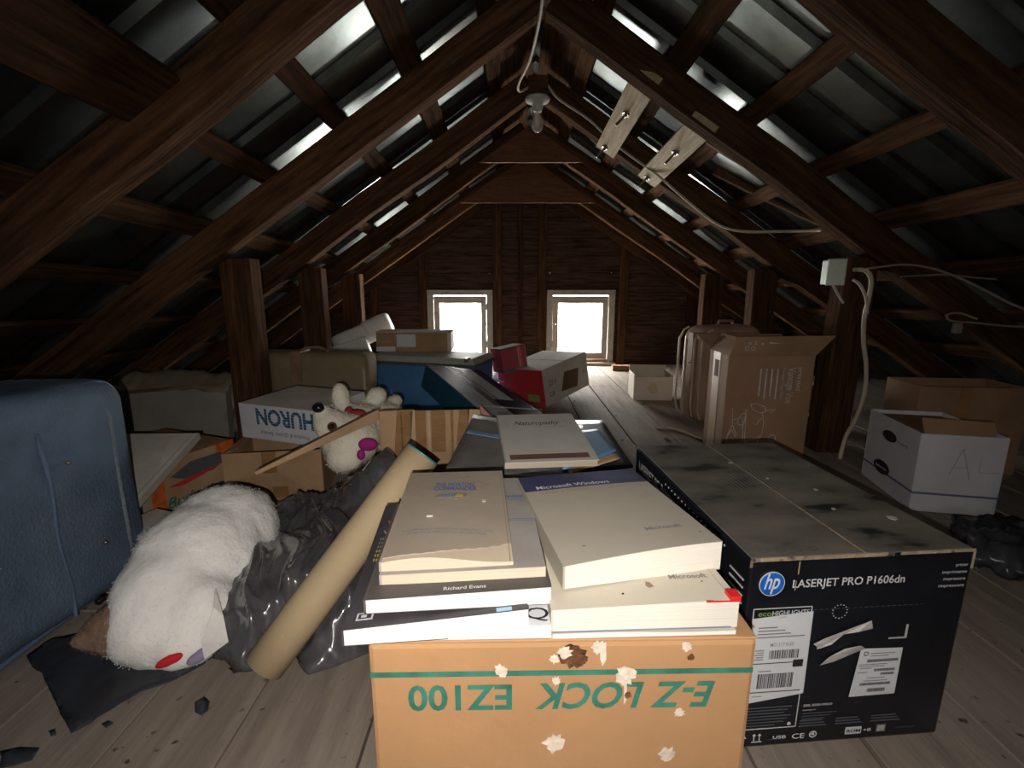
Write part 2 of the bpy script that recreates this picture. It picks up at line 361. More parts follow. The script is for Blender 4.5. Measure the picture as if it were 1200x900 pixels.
def TF(loc=(0, 0, 0), rx=0, ry=0, rz=0, s=(1, 1, 1)):
    return Matrix.Translation(loc) @ Euler((R(rx), R(ry), R(rz))).to_matrix().to_4x4() @ Matrix.Diagonal((*s, 1))
FRONT = lambda x, z, y=-.0008, rz=0: Matrix.Translation((x, y, z)) @ Matrix.Rotation(PI / 2, 4, 'X') @ Matrix.Rotation(R(rz), 4, 'Z')   # on a face looking -Y
TOP = lambda x, y, z, rz=0: Matrix.Translation((x, y, z)) @ Matrix.Rotation(R(rz), 4, 'Z')
LEFT = lambda y, z, x=-.0008, rz=0: Matrix.Translation((x, y, z)) @ Matrix.Rotation(-PI / 2, 4, 'Z') @ Matrix.Rotation(PI / 2, 4, 'X') @ Matrix.Rotation(R(rz), 4, 'Z')
def beam(name, A, B, w, h, m, label=None, cat=None, group=None, up=(0, 0, 1), kind=None, warp=.004, bevel=.004):
    """timber of section w x h along A-B, its underside centred on the line A-B, slightly crooked"""
    A = V(A); B = V(B); Lg = (B - A).length; b = MB(); n = 14; sd = random.random() * 50
    def f(v):
        k = V((v.x * 1.7 + sd, 0, 0)); return V((v.x, v.y + warp * noise.noise(k) * 2, v.z + warp * noise.noise(k + V((0, 9, 0))) * 2))
    b.slab(0, -w / 2, 0, Lg, w / 2, h, m, n, 1)
    o = b.build(name, warp=f, bevel=bevel, seg=1); o.matrix_world = frame(A, B - A, up)
    if kind: o['kind'] = kind
    elif label: tag(o, label, cat, group)
    return o
def blot(n, r, sp, sd):
    rd = random.Random(sd)
    out = []
    for i in range(n):
        q = r * (1 if i % 2 else .5 + .5 * sp) * (.8 + .45 * rd.random()); a = 2 * PI * i / n
        out.append((q * math.cos(a), q * math.sin(a)))
    return out

# ============================================================ the setting
RX = .12; SL = .665; TH = math.atan(SL); SS = {-1: .675, 1: .655}; TS = {k: math.atan(v) for k, v in SS.items()}
apex = lambda Y: 1.775 - .037 * Y          # underside of the rafters at the ridge
Y0, Y1 = -1.3, GY
# floor: wide weathered boards running away from the camera, with open seams
fb = MB(); x = -2.9; rd = random.Random(3)
seams = []
while x < 3.1:
    w = .185 + rd.random() * .04
    gap = rd.choice((.003, .005, .009))
    y = Y0
    while y < Y1 + .1:
        L_ = rd.uniform(1.6, 3.2); ye = min(y + L_, Y1 + .12)
        dz = rd.uniform(-.0025, 0)
        fb.slab(x, y, -.03, x + w - gap, ye - .002, dz, 'floor_plank', 2, 3); y = ye
    x += w
fb.box((-2.9, Y0, -.05), (3.1, Y1 + .1, -.032), 'roof_timber')
struct(fb.build('floor', bevel=.0015, seg=1))
# gable wall of horizontal boards with two window holes
def gable(name, Y, holes, d=1):
    g = MB(); z = 0; rr = random.Random(11)
    while z < 1.95:
        h = .15 + rr.random() * .03; zz = min(z + h, 2.0); cuts = [(-3, 3.2)]
        half = (apex(Y) + .19 - z) / SL
        xa, xb = RX - half, RX + half
        dz = rr.uniform(0, .006)
        segs = [(xa, xb, z, zz)]
        for hx0, hx1, hz0, hz1 in holes:
            ns = []
            for a, b, c, e in segs:
                if e <= hz0 or c >= hz1 or b <= hx0 or a >= hx1: ns.append((a, b, c, e)); continue
                if a < hx0: ns.append((a, hx0, c, e))
                if b > hx1: ns.append((hx1, b, c, e))
                if c < hz0: ns.append((max(a, hx0), min(b, hx1), c, hz0))
                if e > hz1: ns.append((max(a, hx0), min(b, hx1), hz1, e))
            segs = ns
        for a, b, c, e in segs:
            if b - a > .01:
                q = .004 if e - c > .02 else 0
                g.box((a, Y + (dz if d > 0 else -.02), c), (b, Y + .022 * d + dz, e - q), 'gable_board')
                g.box((a, Y + .02, c), (b, Y + .035, e), 'gable_board')
        z = zz
        if half < .05: break
    return struct(g.build(name, bevel=.002, seg=1))
gable('wall_far', GY, [(a, b, WZ0, WZ1) for a, b in WINX])
gable('wall_back', Y0 - .03, [FILL_HOLE])  # cut by the added fill-light opening
# roof: trapezoid metal sheets down both slopes
def roof(side, name):
    g = MB(); prof = []; y = Y0 - .05; rr = random.Random(5)
    while y < Y1 + .1:
        prof += [(y, 0), (y + .105, 0), (y + .120, .022), (y + .165, .022), (y + .180, 0)]
        y += .195
    vs = []; K = 9
    for k in range(K + 1):
        s_ = k / K
        for (yy, h) in prof:
            az = apex(yy) + .176; Lx = (az / SS[side] + .10)
            X = RX + side * Lx * s_; Z = az - SS[side] * Lx * s_ + h
            vs.append((X, yy, Z + .003 * noise.noise(V((s_ * 6, yy * 2, side)))))
    n = len(prof); fs = [(k * n + i, k * n + i + 1, (k + 1) * n + i + 1, (k + 1) * n + i) for k in range(K) for i in range(n - 1)]
    g.add(vs, fs, 'roof_metal')
    o = g.build(name); sm = o.modifiers.new('t', 'SOLIDIFY'); sm.thickness = .002; return struct(o)
roof(-1, 'ceiling_left'); roof(1, 'ceiling_right')
g = MB(); g.box((RX - .12, Y0 - .05, 1.92), (RX + .12, Y1 + .1, 1.97), 'roof_timber'); struct(g.build('trim_1'))
# windows: frame, sash, glass, latch
for i, (a, b) in enumerate(WINX):
    w = bpy.data.objects.new(f'window_{i+1}', None); COL.objects.link(w); w.location = (a, GY, WZ0); struct(w)
    wd, hh = b - a, WZ1 - WZ0
    f = MB()
    f.box((-.03, -.035, -.0), (.025, .03, hh - .03), 'white_paint'); f.box((wd - .025, -.035, 0), (wd + .03, .03, hh - .03), 'white_paint')
    f.box((-.03, -.035, hh - .03), (wd + .03, .03, hh + .02), 'white_paint')
    f.build('frame', w, bevel=.003)
    sl = MB().box((-.05, -.07, -.035), (wd + .05, .035, .0), 'white_paint'); sl.box((.026, -.045, -.0), (wd - .026, .025, .028), 'rust_wood'); sl.build('sill', w, bevel=.004)
    sh = MB(); q = .028
    sh.box((q, -.012, .03), (q + .05, .018, hh - .035), 'white_paint'); sh.box((wd - q - .05, -.012, .03), (wd - q, .018, hh - .035), 'white_paint')
    sh.box((q + .05, -.012, .03), (wd - q - .05, .018, .085), 'white_paint'); sh.box((q + .05, -.012, hh - .1), (wd - q - .05, .018, hh - .035), 'white_paint')
    so = sh.build('sash', w, bevel=.003)
    MB().box((q + .05, .0, .085), (wd - q - .05, .004, hh - .1), 'window_glass').build('pane', so)
    h = MB(); hx = wd - .03 if i == 0 else .02
    for hz in (.14, hh - .16): h.box((hx - .012, -.05, hz), (hx + .012, -.034, hz + .06), 'bolt_steel')
    h.tube([(hx, -.045, hh * .55), (hx + .03, -.06, hh * .55)], .006, 'bolt_steel')
    h.build('hinge', w)

# ============================================================ roof timbers
names5 = ['nearest the camera, almost overhead', 'second from the camera', 'third from the camera', 'fourth from the camera', 'fifth from the camera', 'against the gable wall']
Yr = [1.3, 2.0, 2.7, 3.35, 3.98, 4.35]
def rafter(side, Y, label, w=.055, h=.115):
    Xe = RX + side * 2.42; Z = apex(Y)
    up = (side * math.sin(TS[side]), 0, math.cos(TS[side]))
    A = V((RX + side * .0, Y, Z)); B = V((Xe, Y, Z - SS[side] * 2.42))
    beam('rafter', A, B, w, h, 'roof_timber', label, 'rafter', 'sloping roof rafters', up=up, warp=.006)
for side, sn in ((-1, 'left'), (1, 'right')):
    rafter(side, .62, f'dark brown rafter of the {sn} roof slope at the top corner of the picture', .06, .1)
    for Y, d in zip(Yr, names5):
        if side > 0 and Y == 1.3: Y = 1.24
        rafter(side, Y, f'dark brown rafter of the {sn} roof slope, {d}', .078 if Y < 2.9 else .06)
# posts under the rafters
def post(X, Y, label, w=.13, dp=.09, lean=0):
    s_ = -1 if X < RX else 1
    Z = apex(Y) - SS[s_] * abs(X - RX) - .03
    beam('post', (X + lean, Y + .0, 0), (X, Y, Z + .02), w, dp, 'roof_timber', label, 'post', 'upright posts under the rafters', up=(0, 1, 0))
for X, Y, l, ln in ((-1.15, 2.03, 'rough brown post on the left, nearest of its row, in front of the olive suitcase', .0),
                (-1.13, 2.73, 'brown post on the left, second of its row, behind the olive suitcase', 0),
                (-1.12, 3.38, 'brown post on the left, third of its row, beside the white foam wrap', 0),
                (1.43, 2.0, 'brown post on the right carrying the white junction box', -.03),
                (1.42, 2.73, 'brown post on the right, second of its row, behind the tan suitcase', 0),
                (1.40, 3.38, 'brown post on the right, third of its row, farthest from the camera', 0)):
    post(X, Y, l, lean=ln)
# gable studs
for X, w, l in ((RX - .045, .04, 'thin brown stud in the middle of the gable wall between the windows'),
                (-.80, .07, 'brown stud left of the left window'), (-.13, .08, 'wide brown stud right of the left window'),
                (.27, .08, 'wide brown stud left of the right window'), (1.00, .08, 'dark stud right of the right window'),
                (1.62, .07, 'dark stud at the far right of the gable wall'), (-1.25, .07, 'dark stud at the far left of the gable wall')):
    Z = apex(GY) - SL * abs(X - RX) + .1
    beam('wall_stud', (X, GY - .03, 0), (X, GY - .03, Z), w, .03, 'roof_timber', l, 'stud', 'studs on the gable wall', up=(0, 1, 0), warp=.002)
# battens along the slopes
ordn = ['lowest', 'second lowest', 'third from the eave', 'fourth from the eave', 'fifth from the eave', 'sixth from the eave', 'seventh from the eave', 'topmost']
for side, sn in ((-1, 'left'), (1, 'right')):
    for k in range(8):
        xo = 2.2 - k * .285; SLs = SS[side]; cs = math.cos(TS[side])
        A = [RX + side * xo, Y0, apex(Y0) - SLs * xo + .118 / cs]; B = [RX + side * xo, Y1, apex(Y1) - SLs * xo + .118 / cs]
        beam('roof_batten', A, B, .075 + .02 * (k % 3 == 0), .022, 'roof_timber', f'dark batten under the metal sheets of the {sn} slope, {ordn[k]}', 'batten', 'battens under the roof sheets',
             up=(side * math.sin(TH), 0, math.cos(TH)), warp=.003)
for side, sn in ((-1, 'left'), (1, 'right')):
    xo = .115; z_ = lambda Y: apex(Y) - SS[side] * xo + .142 / math.cos(TS[side])
    beam('ridge_board', (RX + side * xo, Y0, z_(Y0)), (RX + side * xo, Y1, z_(Y1)), .24, .018, 'roof_timber', f'wide dark board along the ridge on the {sn} slope', 'board', 'ridge boards', up=(side * math.sin(TH), 0, math.cos(TH)), warp=.002)
z_ = lambda Y: apex(Y) - SS[-1] * .98 + .085
beam('roof_plank', (RX - .98, Y0, z_(Y0)), (RX - .98, 1.27, z_(1.27)), .17, .03, 'roof_timber', 'wide red-brown plank overhead at the top left corner of the picture', 'plank', up=(-math.sin(TH), 0, math.cos(TH)))
# plywood gussets at two ridge joints
for Y, dz, l in ((3.31, .21, 'smaller reddish plywood gusset at the ridge behind the light bulb'), (3.94, .33, 'larger reddish plywood gusset at the ridge above the gable wall')):
    hw = dz / SL * 1.05; Z = apex(Y) + .05
    g = MB(); g.hexa([V((RX - hw, Y - .02, Z - dz)), V((RX + hw, Y - .02, Z - dz)), V((RX + hw, Y, Z - dz)), V((RX - hw, Y, Z - dz)),
                     V((RX - .02, Y - .02, Z)), V((RX + .02, Y - .02, Z)), V((RX + .02, Y, Z)), V((RX - .02, Y, Z))], 'plywood')
    o = g.build('plywood_gusset', bevel=.001, seg=1); tag(o, l, 'plywood gusset', 'ridge gussets')
    o.location = (0, -.018, 0)
# rough sheathing planks on the right slope
for p0, Ya, p1, Yb, w, l in (((828, 165), 2.25, (990, 262), 2.18, .10, 'rough brown board fixed behind the second right rafter, upper one'),
                            ((835, 205), 2.5, (985, 276), 2.3, .11, 'rough brown board fixed behind the second right rafter, lower one')):
    A = at(*p0, Y=Ya); B = at(*p1, Y=Yb)
    beam('rough_plank', A, B, .03, w, 'old_plank', l, 'plank', 'rough boards behind the second right rafter', up=(math.sin(TH), 0, math.cos(TH)), warp=.012)
# two pale boards with bolts
for k, (p0, p1, l) in enumerate((((757, 92), (704, 176), 'pale board with a bolt below the right rafter, the one nearer the light bulb'),
                                ((822, 147), (747, 210), 'pale board with a bolt below the right rafter, the one farther from the light bulb'))):
    A = at(*p0, Y=2.0); B = at(*p1, Y=2.66); A.y -= .0
    B.x = A.x - .02
    up = V((math.sin(TH), 0, math.cos(TH))); m = frame(A, B - A, up); Lg = (B - A).length
    t = thing('bolted_board', l, 'board', mtx=m, group='pale bolted boards')
    MB().slab(-.04, -.055, -.014, Lg, .055, .012, 'pale_plank', 6, 1).build('board', t, bevel=.002)
    b = MB()
    for bx, by in ((Lg * .38, .0), (Lg * .93, .01)):
        b.lathe([(0, -.019), (.016, -.019), (.016, -.0145), (0, -.0145)], 'bolt_steel', 12, TF((bx, by, 0)))
        b.lathe([(0, -.028), (.009, -.028), (.009, -.019)], 'bolt_steel', 6, TF((bx, by, 0)))
        b.tube([(bx, by, -.02), (bx + .005, by + .01, -.075)], .0055, 'bolt_steel', 8)
    b.build('bolt', t, smooth=False)
    MB().box((-.035, -.03, .012), (.03, .03, .08), 'roof_timber').build('cleat', t)
# ridge lamp
lp = at(630, 117, Y=2.62)
t = thing('lamp_fixture', 'bare light bulb in a white porcelain holder hanging under the ridge', 'lamp', lp)
f = MB().lathe([(0, .012), (.056, .012), (.062, .004), (.058, -.008), (.03, -.014), (.024, -.045), (.02, -.055), (0, -.055)], 'porcelain', 28); f.build('lamp_holder', t, smooth=True)
MB().lathe([(.013, -.05), (.014, -.065), (.02, -.085), (.03, -.108), (.031, -.122), (.024, -.14), (.01, -.15), (.0, -.151)], 'bulb_glass', 24).build('bulb', t, smooth=True)
MB().lathe([(0, -.06), (.005, -.06), (.004, -.1), (.008, -.108), (0, -.11)], 'porcelain', 10).build('filament_mount', t, smooth=True)
MB().box((-.05, -.03, .012), (.05, .05, .1), 'roof_timber').build('mounting_block', t)
def cable(name, pts, r, label, group=None, m='cable_white', sub=6):
    P = [V(p) for p in pts]; out = []
    for i in range(len(P) - 1):
        p0 = P[max(i - 1, 0)]; p1 = P[i]; p2 = P[i + 1]; p3 = P[min(i + 2, len(P) - 1)]
        for k in range(sub):
            u = k / sub; out.append(.5 * ((2 * p1) + (p2 - p0) * u + (2 * p0 - 5 * p1 + 4 * p2 - p3) * u * u + (3 * p1 - p0 - 3 * p2 + p3) * u ** 3))
    out.append(P[-1])
    o = MB().tube(out, r, m, 8).build(name, smooth=True); return tag(o, label, 'cable', group)
cable('cable', [at(637, -14, Y=1.75), at(632, 25, Y=1.9), at(621, 70, Y=2.2), at(608, 98, Y=2.45), at(609, 107, Y=2.55), at(620, 102, Y=2.6)], .006, 'white cable looping down from the roof to the light bulb holder')
cable('cable', [at(642, 100, Y=2.6), at(655, 116, Y=2.6), at(690, 140, Y=2.62), at(725, 172, Y=2.6), at(770, 205, Y=2.5), at(805, 235, Y=2.4), at(840, 262, Y=2.3), at(870, 271, Y=2.2), at(920, 271, Y=2.1), at(962, 270, Y=1.96)], .006,
      'white cable running from the light bulb down along the right slope')
# junction box on the right post
jb = at(979, 319, Y=1.925)
t = thing('junction_box', 'square white junction box on the right post', 'junction box', jb, (0, 0, R(-8)))
MB().box((-.030, 0, -.047), (.030, .05, .047), 'junction_white').build('body', t, bevel=.004)
MB().box((-.034, -.012, -.051), (.034, 0, .051), 'junction_white').build('cover', t, bevel=.004)
s_ = MB()
for a in (-.028, .028):
    for b in (-.045, .045): s_.lathe([(0, -.002), (.006, -.002), (.006, 0)], 'grey_ink', 8, TF((a, -.012, b), rx=90))
s_.build('screw', t)
j = lambda x, y, Y=1.9: at(x, y, Y=Y)
cable('cable', [j(1000, 316, 1.93), j(1014, 317, 1.9), j(1021, 328, 1.9), j(1018, 350), j(1013, 372), j(1012, 400), j(1015, 430), j(1013, 460), j(1003, 490), j(991, 512), j(984, 538, 1.88)], .0085, 'pale twin cable hanging down the right post from the junction box')
cable('cable', [j(1000, 328, 1.93), j(1008, 334, 1.9), j(1015, 350, 1.89), j(1016, 368, 1.885)], .006, 'short pale cable joining the twin cable under the junction box')
cable('cable', [j(976, 334, 1.93), j(981, 343, 1.93), j(988, 355, 1.94)], .005, 'short cable leaving the bottom of the junction box')
cable('cable', [j(1002, 317, 1.92), j(1030, 313, 1.88), j(1060, 310, 1.85), j(1090, 314, 1.8), j(1120, 324, 1.75), j(1150, 338, 1.7), j(1190, 358, 1.65), j(1230, 372, 1.6)], .0045, 'upper thin cable sagging from the junction box to the right', m='cable_dim')
cable('cable', [j(1056, 324, 1.95), j(1080, 323, 1.95), j(1110, 322, 1.93), j(1150, 326, 1.9), j(1220, 330, 1.8)], .004, 'thin dark cable behind the upper sagging cable', m='cable_dim')
cable('cable', [j(1230, 384, 1.65), j(1180, 382, 1.7), j(1140, 378, 1.72), j(1115, 376, 1.72), j(1110, 369, 1.72), j(1125, 367, 1.72), j(1145, 374, 1.7)], .004, 'lower pale cable ending in a loop at the right', m='cable_dim')
tag(MB().box((-.014, -.01, -.02), (.010, .008, .016), 'cable_dim').build('cable_connector', loc=j(1122, 384, 1.72), bevel=.002), 'small white connector on the lower looped cable', 'connector')
cable('cord', [at(768, 500, z=.006), at(792, 503, z=.006), at(815, 512, z=.006), at(835, 520, z=.008), at(860, 530, z=.006)], .006, 'flat pale cord lying on the floor by the black printer box')

# ============================================================ cartons
def panel_box(t, Wd, D, Hh, m, th=.004, closed=True, name='body', bevel=.0025, mtop=None):
    b = MB()
    if closed:
        b.box((0, 0, 0), (Wd, D, Hh), m)
    else:
        b.box((0, 0, 0), (Wd, D, th), m); b.box((0, 0, th), (Wd, th, Hh), m); b.box((0, D - th, th), (Wd, D, Hh), m)
        b.box((0, th, th), (th, D - th, Hh), m); b.box((Wd - th, th, th), (Wd, D - th, Hh), m)
    return b.build(name, t, bevel=bevel)
def top_flaps(t, Wd, D, Hh, m, n=2):
    for y0, y1 in ((0, D / 2 - .0015), (D / 2 + .0015, D)):
        MB().box((.0015, y0, Hh), (Wd - .0015, y1, Hh + .003), m).build('flap', t, bevel=.001, seg=1)
# 1. orange storage carton
ez = (-.158, .452); EW, ED, EH = .43, .39, .338
t = thing('cardboard_box', 'large orange-brown cardboard box under the book stacks, green upside-down lettering on its front', 'cardboard box', (ez[0], ez[1], 0), (0, 0, R(1)))
panel_box(t, EW, ED, EH, 'cardboard_orange', bevel=.006)
top_flaps(t, EW, ED, EH, 'cardboard_orange')
p = MB()
p.box((.002, -.0012, .2965), (EW - .003, -.0002, .3025), 'green_ink')
U = lambda x, z: FRONT(x, z, -.0012, 180)
p.text('E-Z', .047, 'green_ink', U(.386, .2855), bold=.022, shear=.25, width=.072)
p.text('LOCK', .047, 'green_ink', U(.306, .2855), bold=.022, shear=.25, width=.122)
p.text('EZ100', .0455, 'green_ink', U(.158, .2845), bold=.022, width=.116)
plabel(p.build('printed_lettering', t), 'green band and lettering, upside down')
for i, (x, z, r, m) in enumerate(((.224, .322, .015, 'dropping_brown'), (.216, .326, .008, 'dropping_white'), (.231, .316, .009, 'dropping_brown'), (.205, .318, .006, 'dropping_white'),
                                (.146, .304, .008, 'dropping_white'), (.284, .297, .012, 'dropping_white'), (.253, .332, .008, 'dropping_white'), (.207, .207, .013, 'dropping_white'),
                                (.348, .246, .006, 'dropping_white'), (.338, .188, .010, 'dropping_white'), (.350, .332, .006, 'dropping_white'), (.288, .27, .004, 'dropping_brown'),
                                (.207, .29, .005, 'dropping_white'), (.356, .318, .004, 'dropping_brown'))):
    MB().poly(blot(18, r, .62, i), 0, .0012, m, FRONT(x, z, -.0008 - .0003 * (i % 3), i * 40)).build('dropping', t)
p = MB(); p.poly([(-.003, 0), (.003, 0), (.004, -.022), (0, -.03), (-.003, -.02)], 0, .001, 'dropping_white', FRONT(.258, .338, -.0008)); p.build('dropping', t)
p = MB(); p.poly([(-.001, 0), (.002, 0), (.003, -.03), (0, -.036)], 0, .001, 'dropping_white', FRONT(.284, .293, -.0008))
p.build('dropping', t)

# 2. black printer carton
HW, HD, HH = .352, .50, .331
t = thing('printer_box', 'large black printer carton on the floor at right with a round blue badge', 'printer box', (.346, .626, 0), (0, 0, R(4.5)))
HPm = .0
panel_box(t, HW, HD, HH, 'hp_black', bevel=.004)
MB().box((.002, .002, HH), (HW - .002, HD - .002, HH + .0025), 'hp_lid').build('lid', t, bevel=.001, seg=1)
e = MB()
e.box((.0, -.0008, HH - .003), (HW * .63, .0005, HH + .003), 'raw_edge'); e.box((HW * .66, -.0008, HH - .002), (HW, .0005, HH + .0028), 'raw_edge')
e.box((-.0008, .0, HH - .012), (.008, .0, HH + .003), 'raw_edge'); e.box((HW - .001, -.001, HH - .03), (HW + .001, .001, HH), 'raw_edge')
e.box((HW * .5, .002, HH + .0025), (HW * .5 + .0025, HD, HH + .0032), 'raw_edge')
for k in range(6): e.box((.07 + .00, .0, 0), (.07, .0, 0), 'raw_edge')
e.box((.074, -.001, HH - .026), (.0755, -.0003, HH - .005), 'raw_edge'); e.box((.072, -.001, HH - .052), (.0735, -.0003, HH - .036), 'raw_edge')
plabel(e.build('worn_edge', t), 'pale worn paper edges')
# badge
b = MB(); b.lathe([(0, .0012), (.0185, .0012), (.0185, 0)], 'blue_badge', 40, FRONT(.035, .292, -.0006)); 
b.lathe([(.0185, .0016), (.0195, .0016), (.0195, 0)], 'white_ink', 40, FRONT(.035, .292, -.0006))
bo = b.build('badge', t)
MB().text('hp', .036, 'label_white', FRONT(.035, .2845, -.0022), bold=.015, shear=.3, cx=True, width=.024).build('badge_lettering', bo)
p = MB()
p.text('LASERJET PRO P1606dn', .0185, 'white_ink', FRONT(.068, .2835, -.001), bold=.012, width=.177)
for k, w in enumerate(('printer', 'imprimante', 'impresora', 'impressora')): p.text(w, .0075, 'white_ink', FRONT(HW - .008 - (.02, .04, .036, .042)[k], .306 - k * .0115, -.001), width=(.02, .04, .036, .042)[k])
def rrect(x0, z0, x1, z1, w, m):
    p.box((x0, -.001, z0), (x1, -.0004, z0 + w), m); p.box((x0, -.001, z1 - w), (x1, -.0004, z1), m)
    p.box((x0, -.001, z0), (x0 + w, -.0004, z1), m); p.box((x1 - w, -.001, z0), (x1, -.0004, z1), m)
rrect(.012, .035, .104, .251, .0012, 'white_ink')
p.text('eco', .013, 'lime_ink', FRONT(.02, .238, -.001), bold=.01, width=.021); p.text('HIGHLIGHTS', .0115, 'white_ink', FRONT(.042, .238, -.001), bold=.012, width=.058)
for k in range(7): p.box((.018, -.001, .074 - k * .0055), (.018 + (.075 if k < 6 else .05) - .006 * (k % 3), -.0006, .0762 - k * .0055), 'soft_grey_ink')
p.lathe([(0, .0006), (.003, .0006), (.003, 0)], 'white_ink', 12, FRONT(.092, .042, -.0006))
p.text('5000, 50200-0900.50', .006, 'white_ink', FRONT(.112, .072, -.001), bold=.01, width=.048); p.text('www.hp.com', .005, 'white_ink', FRONT(.112, .064, -.001), width=.022)
for k in range(3): p.box((.112, -.001, .058 - k * .005), (.17 - .01 * k, -.0006, .0595 - k * .005), 'soft_grey_ink')
for x0, x1 in ((.11, .155), (.17, .215), (.23, .28)):
    for k in range(3): p.box((x0, -.001, .034 + k * .005), (x1 - .004 * k, -.0006, .0365 + k * .005), 'soft_grey_ink')
# symbols along the foot
p.text('CE', .0135, 'white_ink', FRONT(.1, .0125, -.001), bold=.012, width=.021)
for x in (.036, .045):
    p.box((x, -.001, .013), (x + .0015, -.0006, .024), 'white_ink'); p.poly([(-.003, 0), (.003, 0), (0, .004)], 0, .0004, 'white_ink', FRONT(x + .0007, .023, -.0008))
p.box((.033, -.001, .0105), (.05, -.0006, .0118), 'white_ink')
p.poly([(-.005, 0), (.0, .0), (.001, .006), (.006, .005), (.004, .009), (-.003, .009)], 0, .0004, 'white_ink', FRONT(.018, .014, -.0008))
p.lathe([(.0045, .0006), (.0065, .0006)], 'white_ink', 20, FRONT(.135, .0185, -.0006)); p.poly([(-.004, 0), (.003, -.003), (.001, .004)], 0, .0004, 'white_ink', FRONT(.135, .0185, -.0008))
p.text('USB', .008, 'white_ink', FRONT(.068, .015, -.001), bold=.02, width=.022); p.box((.06, -.001, .0135), (.09, -.0006, .0142), 'soft_grey_ink')
p.box((.19, -.001, .013), (.217, -.0004, .026), 'white_ink'); p.text('ROM', .008, 'black_ink', FRONT(.192, .0165, -.0014), bold=.03, width=.023)
p.text('+B', .008, 'white_ink', FRONT(.22, .0165, -.001), bold=.02, width=.014); p.box((.242, -.001, .013), (.259, -.0004, .028), 'soft_grey_ink'); p.box((.244, -.0012, .015), (.257, -.0009, .026), 'torn_paper')
p.text('energy', .006, 'soft_grey_ink', FRONT(.275, .018, -.001), width=.035)
# perforated tear line with round thumb tab, corner mark
for k in range(20): p.box((.107 + k * .009, -.001, .244), (.112 + k * .009, -.0006, .2446), 'soft_grey_ink')
for k in range(28):
    a = 2 * PI * k / 28
    if k % 2: p.box((.148 + .0115 * math.cos(a), -.001, .2385 + .0115 * math.sin(a)), (.1497 + .0115 * math.cos(a), -.0006, .2397 + .0115 * math.sin(a)), 'white_ink')
p.box((.236, -.001, .186), (.264, -.0005, .1885), 'torn_paper'); p.box((.262, -.001, .186), (.2655, -.0005, .21), 'torn_paper')
p.build('printed_lettering', t)
# printing on the lid and the left side
p = MB()
for k in range(4): p.lathe([(.005, .001), (.0065, .001)], 'soft_grey_ink', 16, TOP(.03 + k * .026, .018, HH + .0024))
for x, y, r in ((.2, .28, .003), (.26, .22, .004), (.31, .1, .008), (.17, .37, .005), (.235, .14, .004)): p.poly(blot(12, r, .6, int(x * 99)), 0, .0008, 'torn_paper', TOP(x, y, HH + .0024, x * 900))
p.text('LASERJET PC Printer', .03, 'white_ink', LEFT(HD - .03, .285), bold=.01, width=.2)
for k in range(4): p.box((-.0012, .012, .29 - k * .013), (-.0004, .05, .2925 - k * .013), 'white_ink')
for k in range(16): p.box((-.0012, .07 + k * .016, .312), (-.0004, .073 + k * .016, .315), 'white_ink')
plabel(p.build('side_print', t), 'small marks on lid and side')
# labels
lb = MB()
lb.add([(.012, -.0016, .235), (.106, -.0016, .243), (.108, -.0016, .098), (.014, -.0016, .085)], [(0, 3, 2, 1)], 'label_white'); lo = lb.build('shipping_label', t)
q = MB(); Z = -.0022
for k in range(4): q.box((.022, Z, .218 - k * .0055), (.022 + (.03, .043, .052, .075)[k], Z + .0003, .2198 - k * .0055), 'grey_ink')
q.text('MO 217 0-50', .0085, 'grey_ink', FRONT(.044, .186, Z), bold=.01, width=.037)
q.text('L6-004', .004, 'grey_ink', FRONT(.052, .2345, Z), width=.012)
rb = random.Random(4)
for z0, z1, x0, x1 in ((.164, .179, .044, .092), (.112, .138, .03, .088)):
    x = x0
    while x < x1:
        w = rb.choice((.0006, .0011, .0017)); q.box((x, Z, z0), (x + w, Z + .0003, z1), 'black_ink'); x += w + rb.choice((.0007, .0013))
q.box((.018, Z, .156), (.1, Z + .0003, .1572), 'black_ink'); q.box((.084, Z - .0001, .148), (.1, Z + .0003, .1605), 'black_ink'); q.box((.018, Z, .1045), (.1015, Z + .0003, .1058), 'black_ink')
for k in range(5): q.box((.021 + (k % 2) * .002, Z, .163 + k * .004), (.035, Z + .0003, .1645 + k * .004), 'grey_ink')
q.box((.03, Z, .142), (.05, Z + .0003, .1435), 'grey_ink'); q.box((.024, Z, .097), (.04, Z + .0003, .098), 'grey_ink')
q.build('label_print', lo)
lb = MB(); lb.add([(.193, -.0016, .172), (.262, -.0016, .170), (.262, -.0016, .086), (.185, -.0016, .085)], [(0, 3, 2, 1)], 'label_white'); lo = lb.build('product_label', t)
q = MB()
for z0, z1, x0, x1 in ((.147, .152, .206, .256), (.13, .1345, .22, .254), (.123, .127, .232, .254), (.105, .1095, .2, .25), (.0925, .099, .214, .243)):
    x = x0
    while x < x1:
        w = rb.choice((.0005, .0009)); q.box((x, Z, z0), (x + w, Z + .0003, z1), 'black_ink'); x += w + .0007
for x0, z, x1 in ((.21, .162, .25), (.21, .1575, .24), (.193, .1425, .24), (.193, .139, .236), (.195, .1355, .215), (.193, .128, .21), (.21, .1175, .24), (.205, .1125, .245)):
    q.box((x0, Z, z), (x1, Z + .0003, z + .0012), 'grey_ink')
q.lathe([(.0028, .0005), (.0042, .0005)], 'black_ink', 14, FRONT(.202, .163, Z + .0004))
q.build('label_print', lo)
q = MB()
q.add([(.113, -.002, .186), (.13, -.003, .196), (.2, -.004, .223), (.206, -.002, .207), (.18, -.006, .206), (.16, -.002, .2), (.14, -.005, .186), (.12, -.002, .176), (.118, -.003, .182)], [tuple(range(9))], 'torn_paper')
